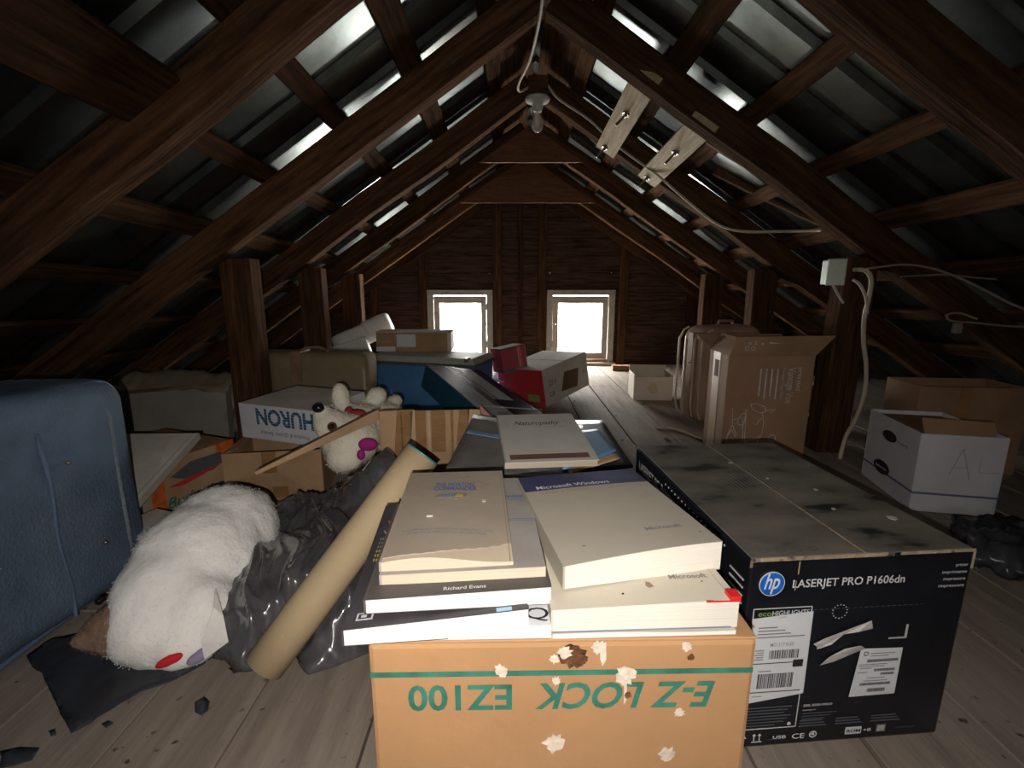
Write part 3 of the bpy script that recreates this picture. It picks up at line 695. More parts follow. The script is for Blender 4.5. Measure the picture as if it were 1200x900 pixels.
q.add([(.128, -.002, .147), (.14, -.004, .163), (.165, -.002, .174), (.188, -.005, .181), (.2, -.002, .172), (.18, -.003, .166), (.15, -.002, .152)], [tuple(range(7))], 'torn_paper')
plabel(q.build('torn_paper', t), 'torn white tape remnants')

# ============================================================ books
def book(name, label, ox, oy, oz, rz, Wd, D, T, cover, pages, top=None, warp=None, spine='left', printer=None, group='books stacked on the orange box', tilt=(0, 0), cover_th=.0007, over=0.):
    t = thing(name, label, 'book', (ox, oy, oz), (R(tilt[0]), R(tilt[1]), R(rz)), group)
    wf = warp or (lambda x, y: 0.)
    f = lambda v: V((v.x, v.y, v.z + wf(v.x / Wd, v.y / D) * max(0, min(1, v.z / T))))
    c = cover_th
    MB().slab(.002, .0, c, Wd - over, D, T - c, pages, 14, 10).build('pages', t, warp=f)
    MB().slab(0, 0, 0, Wd, D, c, cover, 4, 4).build('back_cover', t, warp=f)
    MB().slab(0, 0, T - c, Wd, D, T, top or cover, 20, 14).build('front_cover', t, warp=f)
    if spine == 'left': MB().slab(-.0006, 0, 0, .002, D, T, cover, 1, 10).build('spine', t, warp=f)
    if printer:
        q = MB(); printer(q, T + .0006); q.build('cover_print', t, warp=f)
    return t
zE = EH + .0035
# right stack, bottom: thin booklet, thick ivory manual, sand and navy manual
book('booklet', 'thin white booklet at the very bottom of the right book stack', .043, .456, zE, 2, .205, .22, .006, 'cover_ivory', 'pages_bright', warp=lambda x, y: .001 * math.sin(x * 6))
def pr(q, z):
    q.text('Microsoft', .0115, 'grey_ink', TOP(.145, .043, z, -1), bold=.025, width=.045)
    q.box((.198, 0, z - .0003), (.1988, .22, z), 'cover_sand')
    q.poly([(0, 0), (.006, .001), (.005, .009), (.001, .012), (-.002, .005)], 0, .0004, 'tan_ink', TOP(.116, .028, z, 10)); q.poly(blot(8, .0015, .6, 2), 0, .0004, 'black_ink', TOP(.083, .02, z)); q.poly(blot(8, .001, .6, 2), 0, .0004, 'black_ink', TOP(.18, .035, z))
t = book('book', 'thick ivory software manual with a red mark, under the navy and sand manual', .043, .457, zE + .007, 2.5, .207, .225, .031, 'cover_ivory', 'pages_white', printer=pr, warp=lambda x, y: .004 * x * (1 - y) - .003 * (1 - x))
q = MB(); q.slab(.17, -.0012, .0325, .2065, .001, .034, 'red_ribbon', 4, 1); q.slab(.196, -.0014, .0325, .2078, .012, .0395, 'red_ribbon', 2, 1); plabel(q.build('bookmark', t), 'red bookmark')
q = MB(); q.box((.0, -.0012, .0005), (.2, -.0002, .0017), 'blue_grey_ink'); q.build('page_stripe', t)
def pr(q, z):
    q.slab(.0, .192, z - .0004, .2, .2455, z, 'cover_navy', 14, 4)
    q.text('Microsoft Windows', .0155, 'label_white', TOP(.0195, .1955, z + .0004), bold=.012, width=.118)
    q.text("User's Guide", .0155, 'cover_tan', TOP(.0225, .178, z + .0004), bold=.004, width=.075)
    q.text('Microsoft', .0105, 'grey_ink', TOP(.122, .042, z + .0004), bold=.03, width=.049)
    q.poly(blot(8, .0024, .6, 5), 0, .0004, 'grey_ink', TOP(.186, .024, z)); q.poly(blot(8, .0022, .6, 3), 0, .0004, 'grey_ink', TOP(.035, .03, z))
    for k in range(14): q.poly(blot(6, .0006, .7, k), 0, .0003, 'tan_ink', TOP(.03 + .16 * random.random(), .02 + .16 * random.random(), z))
book('book', "thick sand-coloured computer user's guide with a navy band, on top of the right book stack", .0585, .488, zE + .0385, 11.5, .2, .247, .033, 'cover_sand', 'pages_white', printer=pr,
     warp=lambda x, y: .009 * math.sin(x * 1.9) * (1 - .5 * y) - .004 + .005 * (1 - x) * y)
# left stack
def pr(q, z):
    q.text('IQ', .028, 'black_ink', TOP(.143, .010, z), width=.034)
book('booklet', 'white soft booklet printed with two black letters, under the left book stack', -.135, .453, zE, 1.5, .186, .21, .0125, 'label_white', 'pages_bright', printer=pr, warp=lambda x, y: .004 * x * (1 - y))
def pr(q, z):
    q.text('W', .034, 'orange_ink', TOP(.012, .215, z), bold=.03, width=.03)
    q.text('WI', .014, 'yellow_ink', TOP(.01, .2, z), bold=.02)
    for k in range(6): q.text('IIIII'[:2 + k % 3], .0085, 'yellow_ink' if k > 2 else 'grey_ink', TOP(.009, .183 - k * .011, z), bold=.02, xs=1.6)
    q.box((.012, .012, z - .0002), (.03, .024, z), 'white_ink'); q.box((.014, .014, z), (.028, .022, z + .0002), 'cover_night'); q.box((.017, .016, z + .0002), (.023, .02, z + .0004), 'white_ink')
    q.slab(.165, .0, z - .0002, .182, .006, z + .0002, 'pale_blue_ink', 2, 1)
book('book', 'wide dark-covered computer book with orange lettering, bottom of the left book stack', -.181, .444, zE + .001, 5.5, .2, .295, .0185, 'cover_night', 'pages_bright', printer=pr, warp=lambda x, y: .012 * x * (1 - y) + .001)
def pr(q, z):
    q.text('Richard Evans', .0085, 'label_white', TOP(.085, .0065, z), bold=.012, width=.047)
book('book', 'charcoal book with small white lettering along its lower cover, in the left stack', -.160, .458, zE + .0215 + .008, 4.6, .204, .235, .017, 'cover_charcoal', 'pages_bright', printer=pr, warp=lambda x, y: .005 * x * (1 - y))
def pr(q, z):
    for k in range(5):
        r = .015 + .008 * k; pts = [(r * math.cos(a / 10), .6 * r * math.sin(a / 10)) for a in range(-14 + k * 3, 22)]
        for a, b in zip(pts, pts[1:]):
            q.add([(a[0], a[1], 0), (b[0], b[1], 0), (b[0] * 1.04, b[1] * 1.04 + .0006, 0), (a[0] * 1.04, a[1] * 1.04 + .0006, 0)], [(0, 1, 2, 3)], 'blue_grey_ink', TOP(.165, .17 if k < 3 else .09, z))
    q.box((.15, .19, z - .0001), (.185, .197, z), 'blue_grey_ink')
book('book', 'grey paperback with pale swirls showing beside the stained booklet', -.149, .483, zE + .0475, 3.4, .188, .268, .0125, 'cover_swirl', 'pages_cream', printer=pr, warp=lambda x, y: .004 * x * (1 - y))
def pr(q, z):
    q.text('THE NORTON', .019, 'blue_ink', TOP(.045, .203, z), bold=.03, width=.06); q.text('COMMANDER', .019, 'blue_ink', TOP(.044, .188, z), bold=.03, width=.066)
    q.poly([(0, .004), (.02, .0), (.046, .004), (.052, .016), (.034, .02), (.012, .014)], 0, .0003, 'tan_ink', TOP(.045, .158, z)); q.poly([(.006, .004), (.02, .002), (.042, .006), (.036, .014), (.016, .012)], 0, .0003, 'blue_grey_ink', TOP(.045, .159, z + .0004)); q.poly([(0, 0), (.012, .001), (.01, .008), (.002, .008)], 0, .0003, 'yellow_ink', TOP(.078, .163, z + .0008))
    for pts in (((.09, .222), (.115, .218), (.128, .206), (.118, .2), (.1, .203)), ((.062, .225), (.08, .236), (.1, .24))):
        for a, b in zip(pts, pts[1:]): 
            q.add([(a[0], a[1], z), (b[0], b[1], z), (b[0], b[1] + .0014, z), (a[0], a[1] + .0014, z)], [(0, 1, 2, 3)], 'tan_ink')
    q.text('A COMMAND GUIDE FOR THE SHELL AND', .0058, 'blue_grey_ink', TOP(.016, .062, z, 2), width=.115); q.text('FILES IN A PERSONAL COMPUTER', .0058, 'blue_grey_ink', TOP(.024, .054, z, 2), width=.098)
    q.poly([(-.004, -.0015), (.004, -.0015), (.004, .002), (-.004, .002)], 0, .002, 'cover_ivory', TOP(.047, .1, z)); q.poly(blot(8, .004, .6, 8), 0, .001, 'cover_ivory', TOP(.12, .152, z))
    for k in range(16): q.poly(blot(6, .0009, .7, k), 0, .0003, 'tan_ink', TOP(.01 + .13 * random.random(), .02 + .2 * random.random(), z))
    q.box((.148, .0, z - .0004), (.1488, .24, z), 'tan_ink')
t = book('booklet', 'water-stained tan computer booklet on top of the left book stack', -.150, .488, zE + .0605, 4.0, .152, .264, .012, 'cover_tan', 'pages_cream', printer=None, warp=lambda x, y: .005 * math.sin(x * 5) * (1 - y))
# its torn lower corner: the front cover stops along a slanting tear
o = [c for c in t.children if c.name.startswith('front_cover')][0]
bm = bmesh.new(); bm.from_mesh(o.data)
for v in bm.verts:
    y_tear = .008 + .03 * max(0, (v.co.x - .05) / .1)
    if v.co.y < y_tear + .001: v.co.y = y_tear + .001 * math.sin(v.co.x * 400)
bm.to_mesh(o.data); bm.free()
q = MB(); pr(q, .0126); q.build('cover_print', t, warp=lambda v: V((v.x, v.y, v.z + .005 * math.sin(v.x / .152 * 5) * (1 - v.y / .264))))

# ============================================================ magazines and notebook behind the stacks
t = thing('cardboard_box', 'low grey-brown box under the notebook and magazines, behind the orange box', 'cardboard box', (-.13, .93, 0), (0, 0, R(-2)))
panel_box(t, .36, .36, .315, 'cardboard_dark'); top_flaps(t, .36, .36, .315, 'cardboard_dark')
def sheet(name, q, th, m, label, cat, group=None, curl=0, nx=10):
    A, B, C, D_ = q; b = MB()
    b.grid(nx, nx, lambda u, v: (A.lerp(B, u)).lerp(D_.lerp(C, u), v) + V((0, 0, curl * ((1 - u) ** 2) * (.5 + .5 * v))), m)
    o = b.build(name, smooth=True); s_ = o.modifiers.new('t', 'SOLIDIFY'); s_.thickness = th; s_.offset = 1; return tag(o, label, cat, group)
sheet('magazine', [at(520, 566, z=.326), at(668, 566, z=.326), at(700, 500, z=.326), at(555, 502, z=.334)], .006, 'folder_grey', 'grimy grey magazine with a curled left edge beneath the notebook', 'magazine', curl=.035)
t = tag(MB().box((-.08, -.012, 0), (.08, .012, .0015), 'paper_blue').build('paper_strip', loc=at(585, 512, z=.357)), 'blue printed strip across the grimy magazine', 'paper strip'); t.rotation_euler = (0, R(8), R(-6))
sheet('folder', [at(650, 560, z=.326), at(742, 548, z=.326), at(706, 494, z=.33), at(640, 494, z=.33)], .004, 'folder_black', 'black folder corner under the notebook at its right', 'folder')
sheet('magazine', [at(660, 552, z=.338), at(722, 530, z=.338), at(700, 505, z=.34), at(650, 510, z=.34)], .006, 'paper_blue', 'blue magazine poking out right of the notebook', 'magazine')
sheet('paper', [at(668, 556, z=.333), at(726, 538, z=.333), at(716, 525, z=.334), at(660, 540, z=.334)], .003, 'paper_orange', 'orange paper poking out right of the notebook', 'paper')
A = at(592, 549, z=.347); A2 = at(704, 545, z=.347)
ang = math.degrees(math.atan2(A2.y - A.y, A2.x - A.x))
def pr(q, z):
    q.text('Naturopathy', .038, 'black_ink', TOP(.04, .207, z + .0003), shear=.4, bold=.0, width=.115); q.box((.09, .192, z - .0003), (.165, .1935, z), 'grey_ink')
    for sx in (.03, .168):
        pts = [(sx + .012 * math.cos(a / 4) * (1 if sx < .1 else -1) * -1, .222 + .012 * math.sin(a / 4)) for a in range(-6, 7)]
        for a, b in zip(pts, pts[1:]): q.add([(a[0], a[1], z), (b[0], b[1], z), (b[0], b[1] + .001, z), (a[0], a[1] + .001, z)], [(0, 1, 2, 3)], 'grey_ink')
    q.box((.012, .012, z - .0002), (.184, .036, z + .0001), 'maroon_ink'); q.text('UACT', .017, 'soft_grey_ink', TOP(.145, .018, z + .0004), width=.028)
book('notebook', 'grey notebook with a handwritten title and maroon strip, behind the book stacks', A.x, A.y, .346, ang, (A2 - A).length * .985, .285, .014, 'notebook_grey', 'pages_cream', printer=pr, group='books and magazines behind the stacks', tilt=(5, 0), cover_th=.0016, over=.004)

# ============================================================ cardboard tube
A = V((-.452, .752, .041)); B = at(495, 532, t=.985) + V((0, 0, -.0))
t = thing('mailing_tube', 'long tan cardboard tube leaning from the floor towards the book stacks', 'cardboard tube', mtx=frame(A, B - A))
Lg = (B - A).length; Rt = .0375
TX = Matrix.Rotation(PI / 2, 4, 'Y')
MB().lathe([(Rt - .003, .0), (Rt, .0), (Rt, Lg * .3), (Rt, Lg * .7), (Rt, Lg), (Rt - .003, Lg)], 'tube_kraft', 48, TX).build('tube_wall', t, smooth=True).data.polygons.foreach_get
MB().lathe([(Rt - .003, Lg), (Rt - .003, .0)], 'tube_inside', 48, TX).build('inner_wall', t, smooth=True)
MB().lathe([(Rt - .004, Lg + .001), (Rt + .0007, Lg + .001), (Rt + .0007, Lg - .002)], 'teal_rim', 48, TX).build('rim', t)
MB().lathe([(0, .004), (Rt - .003, .004)], 'tube_kraft', 48, TX).build('end_plug', t)

# ============================================================ blue suitcase
def rounded(t, x0, y0, z0, x1, y1, z1, r, m, name='shell', seg=5, bulge=0, par=None, n=1):
    b = MB(); b.box((x0, y0, z0), (x1, y1, z1), m); me = b.build(name, par or t, smooth=True)
    bm = bmesh.new(); bm.from_mesh(me.data); bmesh.ops.bevel(bm, geom=bm.edges[:], offset=r, segments=seg, profile=.5, affect='EDGES')
    for f in bm.faces: f.smooth = True
    bm.to_mesh(me.data); bm.free(); return me
t = thing('suitcase', 'large blue fabric suitcase standing at the left edge of the picture', 'suitcase', (-.93, .33, 0), (0, 0, 0))
b = MB()
def sc(u, v):   # soft outer face grid, u along Y, v up
    pass
SY = .81; SZ = .505; ST = .27
def blob_box(x0, y0, z0, x1, y1, z1, r, m, name, t, sag=.01, n=22):
    """soft rounded case: a superellipsoid-ish box with wrinkles"""
    b = MB(); c = V(((x0 + x1) / 2, (y0 + y1) / 2, (z0 + z1) / 2)); h = V(((x1 - x0) / 2, (y1 - y0) / 2, (z1 - z0) / 2))
    bm = bmesh.new(); bmesh.ops.create_cube(bm, size=2); bmesh.ops.subdivide_edges(bm, edges=bm.edges[:], cuts=n, use_grid_fill=True)
    vs = []
    for v in bm.verts:
        p = V((v.co.x * h.x, v.co.y * h.y, v.co.z * h.z)); q = V([max(-h[i] + r, min(h[i] - r, p[i])) for i in range(3)]); d = p - q
        if d.length > 1e-9:
            big = max(abs(d.x), abs(d.y), abs(d.z)); d = d.normalized() * big if big > 0 else d
        p = q + d
        w = noise.noise(V((p.x * 4 + 3, p.y * 5, p.z * 5))) * sag + noise.noise(V((p.x * 14, p.y * 16, p.z * 9))) * sag * .3
        dirn = p.normalized(); vs.append(c + p + dirn * w)
    bm.verts.index_update(); fs = [tuple(v.index for v in f.verts) for f in bm.faces]; bm.free()
    b.add(vs, fs, m); return b.build(name, t, smooth=True)
blob_box(-ST, 0, .012, 0, SY, SZ, .055, 'suitcase_blue', 'shell', t, .016)
def ring(b, x, inset, r, m, z0=.012, n=8):
    R_ = .06 - inset; y0, y1, za, zb = inset, SY - inset, z0 + inset, SZ - inset; pts = []
    for cy, cz, a0 in ((y1 - R_, zb - R_, 0), (y0 + R_, zb - R_, 90), (y0 + R_, za + R_, 180), (y1 - R_, za + R_, 270)):
        for k in range(n + 1): a = R(a0 + 90 * k / n); pts.append((x, cy + R_ * math.cos(a), cz + R_ * math.sin(a)))
    pts.append(pts[0]); b.tube(pts, r, m, 8)
b = MB(); ring(b, -.035, .004, .006, 'piping_blue'); ring(b, -ST + .035, .004, .006, 'piping_blue'); b.build('piping', t, smooth=True)
b = MB(); pts = [(.004 + .002, SY - .035 - .06 * (k / 12) ** 3, .06 + .40 * k / 12) for k in range(13)]; 
b.tube([(-.003, SY - .075 - .0 * k, .05 + .034 * k) for k in range(12)] + [(-.005, SY - .085, .45), (-.015, SY - .12, .478), (-.035, SY - .17, .492)], .007, 'zipper_grey', 8); b.build('zipper', t, smooth=True)
b = MB(); b.tube([(-.001, SY - .24 + .004 * math.sin(k), .03 + .037 * k) for k in range(12)], .004, 'piping_blue', 6); b.build('seam', t, smooth=True)
b = MB()
for y, z in ((SY - .2, .36), (SY - .15, .15)): b.ball((.008, y, z), .005, 'bolt_steel', n=10, k=6)
b.build('rivet', t, smooth=True)

# ============================================================ plush toys
def fuse(name, t, balls, m, voxel=.008, disp=.004, fur=0, flen=.01, seed=1, mf=None):
    b = MB()
    for c, r, rot in balls:
        b.ball((0, 0, 0), r, m, Matrix.Translation(c) @ Euler([R(a) for a in rot]).to_matrix().to_4x4(), 24, 14)
    o = b.build(name, t, smooth=True)
    rm = o.modifiers.new('r', 'REMESH'); rm.mode = 'VOXEL'; rm.voxel_size = voxel; rm.use_smooth_shade = True
    sm = o.modifiers.new('s', 'SMOOTH'); sm.iterations = 12; sm.factor = .6
    bpy.context.view_layer.update(); dg = bpy.context.evaluated_depsgraph_get(); ev = o.evaluated_get(dg)
    me = bpy.data.meshes.new_from_object(ev); o.modifiers.clear(); o.data = me
    rr = random.Random(seed); me.update()
    ns = [v.normal.copy() for v in me.vertices]
    for v, nn in zip(me.vertices, ns):
        p = v.co; v.co = p + nn * (disp * (noise.noise(p * 22) + .6 * noise.noise(p * 60)))
    me.update()
    if fur:
        vs = [tuple(v.co) for v in me.vertices]; fs = [tuple(p.vertices) for p in me.polygons]; nb = len(fs)
        polys = me.polygons; ar = [p.area for p in polys]; pick = rr.choices(range(len(polys)), weights=ar, k=fur)
        for i in pick:
            p = polys[i]; c = p.center + V((rr.uniform(-1, 1), rr.uniform(-1, 1), rr.uniform(-1, 1))) * voxel * .6
            nn = p.normal; flow = V((noise.noise(c * 16), noise.noise(c * 16 + V((5, 0, 0))), noise.noise(c * 16 + V((0, 7, 0))))) * 1.0
            d = (nn * .55 + flow + V((rr.uniform(-.4, .4), rr.uniform(-.4, .4), rr.uniform(-.4, .4)))).normalized()
            if d.dot(nn) < .12: d = (d + nn * .5).normalized()
            s_ = d.cross(nn); s_ = (s_.normalized() if s_.length > .01 else V((1, 0, 0))) * .0009
            k = len(vs); c0 = c - nn * .002; vs += [tuple(c0 - s_), tuple(c0 + s_), tuple(c0 + d * flen * rr.uniform(.6, 1.2))]; fs.append((k, k + 1, k + 2))
        m2 = bpy.data.meshes.new(name); m2.from_pydata(vs, [], fs); m2.update(); m2.materials.append(M[m]); 
        for p in m2.polygons: p.use_smooth = True
        o.data = m2
    return o
t = thing('plush_toy', 'big white plush toy with a brown snout lying face down on a torn plastic bag', 'plush toy', (-.66, .92, 0))
w = lambda x, y, t_: at(x, y, t=t_) - V((-.66, .92, 0))
fuse('body', t, [(w(262, 625, 1.16), (.125, .125, .115), (0, 0, 0)), (w(235, 655, 1.08), (.135, .125, .12), (0, 0, 0)), (w(205, 695, 1.01), (.115, .115, .105), (0, 0, 0)), (w(283, 612, 1.2), (.085, .085, .085), (0, 0, 0)),
                 (w(190, 728, .965), (.1, .09, .085), (0, 0, 0)), (w(218, 745, .95), (.075, .065, .06), (0, 0, 0)), (w(240, 715, .97), (.06, .07, .07), (0, 0, 0))], 'plush_white', .009, .004, fur=9000, flen=.0035)
d = (w(92, 752, .955) - w(150, 722, .955)).normalized(); a = w(146, 732, .945); bb = w(88, 752, .90)
fuse('snout', t, [(a.lerp(bb, k / 8), tuple(.05 * (1 - .9 * k / 8) + .007 for _ in range(3)), (0, 0, 0)) for k in range(9)], 'plush_snout', .006, .003, fur=3500, flen=.005)
MB().ball(w(116, 704, .95), (.008, .008, .008), 'bead_black').build('eye', t, smooth=True)
o = fuse('collar_patch', t, [(w(196, 775, .882), (.024, .008, .011), (0, -20, 20)), (w(206, 771, .885), (.015, .008, .01), (0, -20, 20))], 'felt_red', .004, .001); plabel(o, 'red felt patch')
o = fuse('ribbon', t, [(w(235, 768, .90), (.03, .01, .012), (0, -25, 20)), (w(255, 752, .92), (.018, .008, .022), (0, 20, 0))], 'felt_lilac', .004, .002); plabel(o, 'pale lilac ribbon')
q = MB(); c = [w(252, 690, .93), w(262, 722, .91), w(268, 752, .90), w(240, 772, .89), w(236, 752, .89), w(250, 712, .905)]
q.add(c, [(0, 1, 5), (1, 2, 4, 5), (2, 3, 4)], 'cloth_pale'); o = q.build('cloth_tag', t); s_ = o.modifiers.new('s', 'SOLIDIFY'); s_.thickness = .002; plabel(o, 'pale cloth tag')
# second plush in the box
t = thing('plush_bear', 'cream plush bear lying on its back behind the taped cardboard', 'plush toy', (-.5, 1.5, 0))
w = lambda x, y, t_: at(x, y, t=t_) - V((-.5, 1.5, 0))
fuse('body', t, [(w(410, 515, 1.5), (.092, .085, .085), (0, 0, 0)), (w(388, 497, 1.46), (.055, .05, .048), (0, 0, 0)), (w(378, 484, 1.45), (.03, .03, .028), (0, 0, 0)), (w(425, 500, 1.6), (.09, .09, .08), (0, 0, 0)), (w(448, 500, 1.75), (.10, .10, .09), (0, 0, 0)),
                 (w(404, 535, 1.46), (.06, .055, .05), (0, 0, 0)),
                 (w(399, 466, 1.58), (.03, .03, .052), (0, -4, 0)), (w(404, 485, 1.58), (.03, .03, .04), (0, 0, 0)),
                 (w(442, 464, 1.68), (.036, .034, .034), (0, 0, 0)), (w(432, 475, 1.68), (.03, .03, .03), (0, 0, 0)), (w(424, 482, 1.66), (.03, .03, .03), (0, 0, 0)), (w(462, 470, 1.8), (.034, .03, .025), (0, 0, 0))], 'plush_cream', .008, .003, fur=9000, flen=.006)
MB().ball(w(373, 478, 1.425), (.018, .016, .015), 'bead_black').build('nose', t, smooth=True)
q = MB(); q.ball(w(389, 500, 1.39), .0135, 'bead_brown'); q.ball(w(388.6, 500, 1.378), .0075, 'bead_black'); q.build('eye', t, smooth=True)
q = MB(); q.ball(w(417, 484, 1.5), (.032, .016, .013), 'dark_red_bow', TF(ry=0)); q.ball(w(409, 482, 1.5), (.014, .014, .016), 'dark_red_bow'); plabel(q.build('collar', t, smooth=True), 'dark red collar')
q = MB(); q.ball(w(431, 521, 1.4), (.028, .012, .02), 'magenta_felt'); q.ball(w(423, 533, 1.4), (.012, .01, .016), 'magenta_felt'); plabel(q.build('bow', t, smooth=True), 'magenta felt bow')

# ============================================================ plastic bag
def bagz(x, y):
    d0 = ((x + .45) / .24) ** 2 + ((y - .99) / .235) ** 2
    h = .165 * max(0, 1 - d0) ** .55
    h = max(h, .14 * max(0, 1 - ((x + .48) / .27) ** 2 - ((y - 1.22) / .26) ** 2) ** .5)
    h += .16 * math.exp(-((x + .34) / .10) ** 2 - ((y - 1.21) / .09) ** 2) * (1 if h > .0 else 0)
    # the tube lies across it and presses it down
    ta_, tb_ = V((-.452, .752, 0)), V((-.187, .95, 0)); td = tb_ - ta_; q = V((x, y, 0)) - ta_; s_ = q.dot(td) / td.length_squared
    lat = q.cross(td.normalized()).z     # positive on the camera's side of the tube
    if lat > -.10: h = min(h, max(0, -.05 + .33 * s_) + max(0, -lat - .035) * 2.6)
    if lat > 0: h *= max(0, 1 - lat / .05)
    return h
def fold(p):
    q = p + V((noise.noise(p * 4), noise.noise(p * 4 + V((9, 0, 0))), 0)) * .12
    f = 0; am = 1; fr = 5.6
    for k in range(3):
        r = 1 - abs(noise.noise(V(((q.x * .8 + q.y * .6) * fr * 1.7 + 4 * k, (q.y * .8 - q.x * .6) * fr * .55, k * 3.1)))) * 2.1; f += am * r * r; am *= .5; fr *= 2.1
    return f
b = MB(); N = 190
def gf(u, v):
    x = -.93 + .85 * u; y = .74 + .80 * v; h = bagz(x, y)
    e = min(1, h / .03); z = .006 + h + (.028 * (fold(V((x, y, 0))) - .9)) * (.12 + .88 * e)
    return V((x + .012 * noise.noise(V((x * 9, y * 9, 3))), y, max(.0035, z)))
vsrc = b
pts = [gf(i / N, j / N) for j in range(N + 1) for i in range(N + 1)]
def keep(i, j):
    p = pts[j * (N + 1) + i]; x, y = p.x, p.y
    if x > -.135 - .12: 
        if x > -.16 and y < 1.1: return False
    # ragged outline on the floor
    h = bagz(x, y); rg = noise.noise(V((x * 7, y * 7, 1))) * .035 + noise.noise(V((x * 23, y * 23, 5))) * .015
    if h > .004: 
        return x < -.15 and not (y > 1.24 and x > -.40) 
    return False
fs = [(j * (N + 1) + i, j * (N + 1) + i + 1, (j + 1) * (N + 1) + i + 1, (j + 1) * (N + 1) + i) for j in range(N) for i in range(N) if keep(i, j)]
b.add(pts, fs, 'bag_plastic')
o = b.build('plastic_bag', smooth=True)
bm = bmesh.new(); bm.from_mesh(o.data); bmesh.ops.delete(bm, geom=[v for v in bm.verts if not v.link_faces], context='VERTS')
for _ in range(12):
    bd = {v: [e.other_vert(v) for e in v.link_edges if e.is_boundary] for v in bm.verts if v.is_boundary}
    nw = {v: (v.co * .5 + sum((u.co for u in ns), V((0, 0, 0))) / len(ns) * .5) for v, ns in bd.items() if ns}
    for v, c in nw.items(): v.co = c
for v in bm.verts:
    if v.is_boundary: v.co.z = max(.002, v.co.z - .004)
bm.to_mesh(o.data); bm.free()
s_ = o.modifiers.new('s', 'SOLIDIFY'); s_.thickness = .0015; s_.offset = -1
tag(o, 'big crumpled dark plastic bag between the white plush toy and the cardboard tube', 'plastic bag')
# black torn sheet under the plush, and scraps
def scrap(name, pix, label, m='bag_black', z=.004, th=.0012, rag=.006, group=None, bump=.006):
    P = [at(x, y, z=z) for x, y in pix]; out = []
    for i, p in enumerate(P):
        q = P[(i + 1) % len(P)]; k = max(1, int((q - p).length / .02))
        for s in range(k): r = p.lerp(q, s / k); out.append(V((r.x + rag * noise.noise(r * 40), r.y + rag * noise.noise(r * 40 + V((3, 3, 0))), z)))
    bm = bmesh.new(); vs = [bm.verts.new(p) for p in out]; f = bm.faces.new(vs); 
    if f.normal.z < 0: f.normal_flip()
    bmesh.ops.triangulate(bm, faces=[f]); 
    for _ in range(3): bmesh.ops.subdivide_edges(bm, edges=[e for e in bm.edges if e.calc_length() > .02], cuts=1)
    bmesh.ops.triangulate(bm, faces=bm.faces[:])
    for v in bm.verts: v.co.z = z + bump * max(0, noise.noise(v.co * 16) + .5 * noise.noise(v.co * 40))
    me = bpy.data.meshes.new(name); bm.to_mesh(me); bm.free(); me.materials.append(M[m]); o = bpy.data.objects.new(name, me); COL.objects.link(o)
    for p in me.polygons: p.use_smooth = True
    s_ = o.modifiers.new('s', 'SOLIDIFY'); s_.thickness = th; s_.offset = 1
    return tag(o, label, 'plastic scrap' if name != 'plastic_sheet' else 'plastic sheet', group)
scrap('plastic_sheet', [(30, 770), (60, 802), (92, 788), (135, 795), (118, 812), (100, 835), (84, 861), (108, 848), (140, 826), (165, 812), (205, 797), (214, 775), (235, 770), (300, 778), (330, 745), (250, 730), (140, 730), (60, 750)],
      'torn black plastic sheet on the floor under the white plush toy', bump=.008)
g = 'torn black scraps on the floor'
scrap('plastic_scrap', [(228, 824), (240, 817), (246, 822), (242, 834), (236, 840), (228, 836)], 'torn black scrap on the floor, the one closest to the camera below the plush toy', group=g, rag=.003)
scrap('plastic_scrap', [(268, 783), (280, 780), (281, 787), (274, 789)], 'small black scrap between the plush toy and the tube end', group=g, rag=.003)
scrap('plastic_scrap', [(119, 848), (127, 844), (132, 847), (124, 853)], 'tiny black scrap beside the tip of the torn sheet', group=g, rag=.002)
scrap('plastic_scrap', [(56, 857), (64, 854), (65, 861), (59, 863)], 'tiny dark scrap left of the torn sheet tip', group=g, rag=.002)
scrap('plastic_scrap', [(0, 878), (22, 876), (46, 876), (40, 890), (15, 897), (0, 899)], 'dark scrap at the lower left corner of the picture', group=g, rag=.006)

# ============================================================ taped cardboard with its long flap
t = thing('cardboard_box', 'open cardboard box covered in strips of brown tape, beside the cream bear', 'cardboard box', (-.375, 1.30, 0), (0, 0, R(5)))
BW, BD, BH = .285, .14, .374
b = MB(); th = .004
b.box((0, 0, 0), (BW, BD, th), 'cardboard'); b.box((0, 0, th), (BW, th, BH), 'cardboard'); b.box((0, BD - th, th), (BW, BD, BH - .06), 'cardboard')
for x0 in (0, BW - th): b.hexa([V((x0, th, th)), V((x0 + th, th, th)), V((x0 + th, BD - th, th)), V((x0, BD - th, th)), V((x0, th, BH)), V((x0 + th, th, BH)), V((x0 + th, BD - th, BH - .06)), V((x0, BD - th, BH - .06))], 'cardboard')
b.build('body', t, bevel=.002)
q = MB()
for x0, x1, z0, sk in ((.03, .075, .16, .02), (.06, .064, .1, 0), (.10, .13, .05, 0), (.145, .185, .25, .0), (.2, .208, .05, 0), (.215, .245, .27, .01)):
    q.add([(x0, -.0012, z0), (x1, -.0012, z0), (x1 + sk, -.0012, BH), (x0 + sk, -.0012, BH)], [(0, 1, 2, 3)], 'packing_tape')
for x0, x1 in ((.085, .1), (.135, .142), (.25, .262)): q.add([(x0, -.0012, .03), (x1, -.0012, .03), (x1, -.0012, BH), (x0, -.0012, BH)], [(0, 1, 2, 3)], 'tape_clear')
q.build('tape', t)
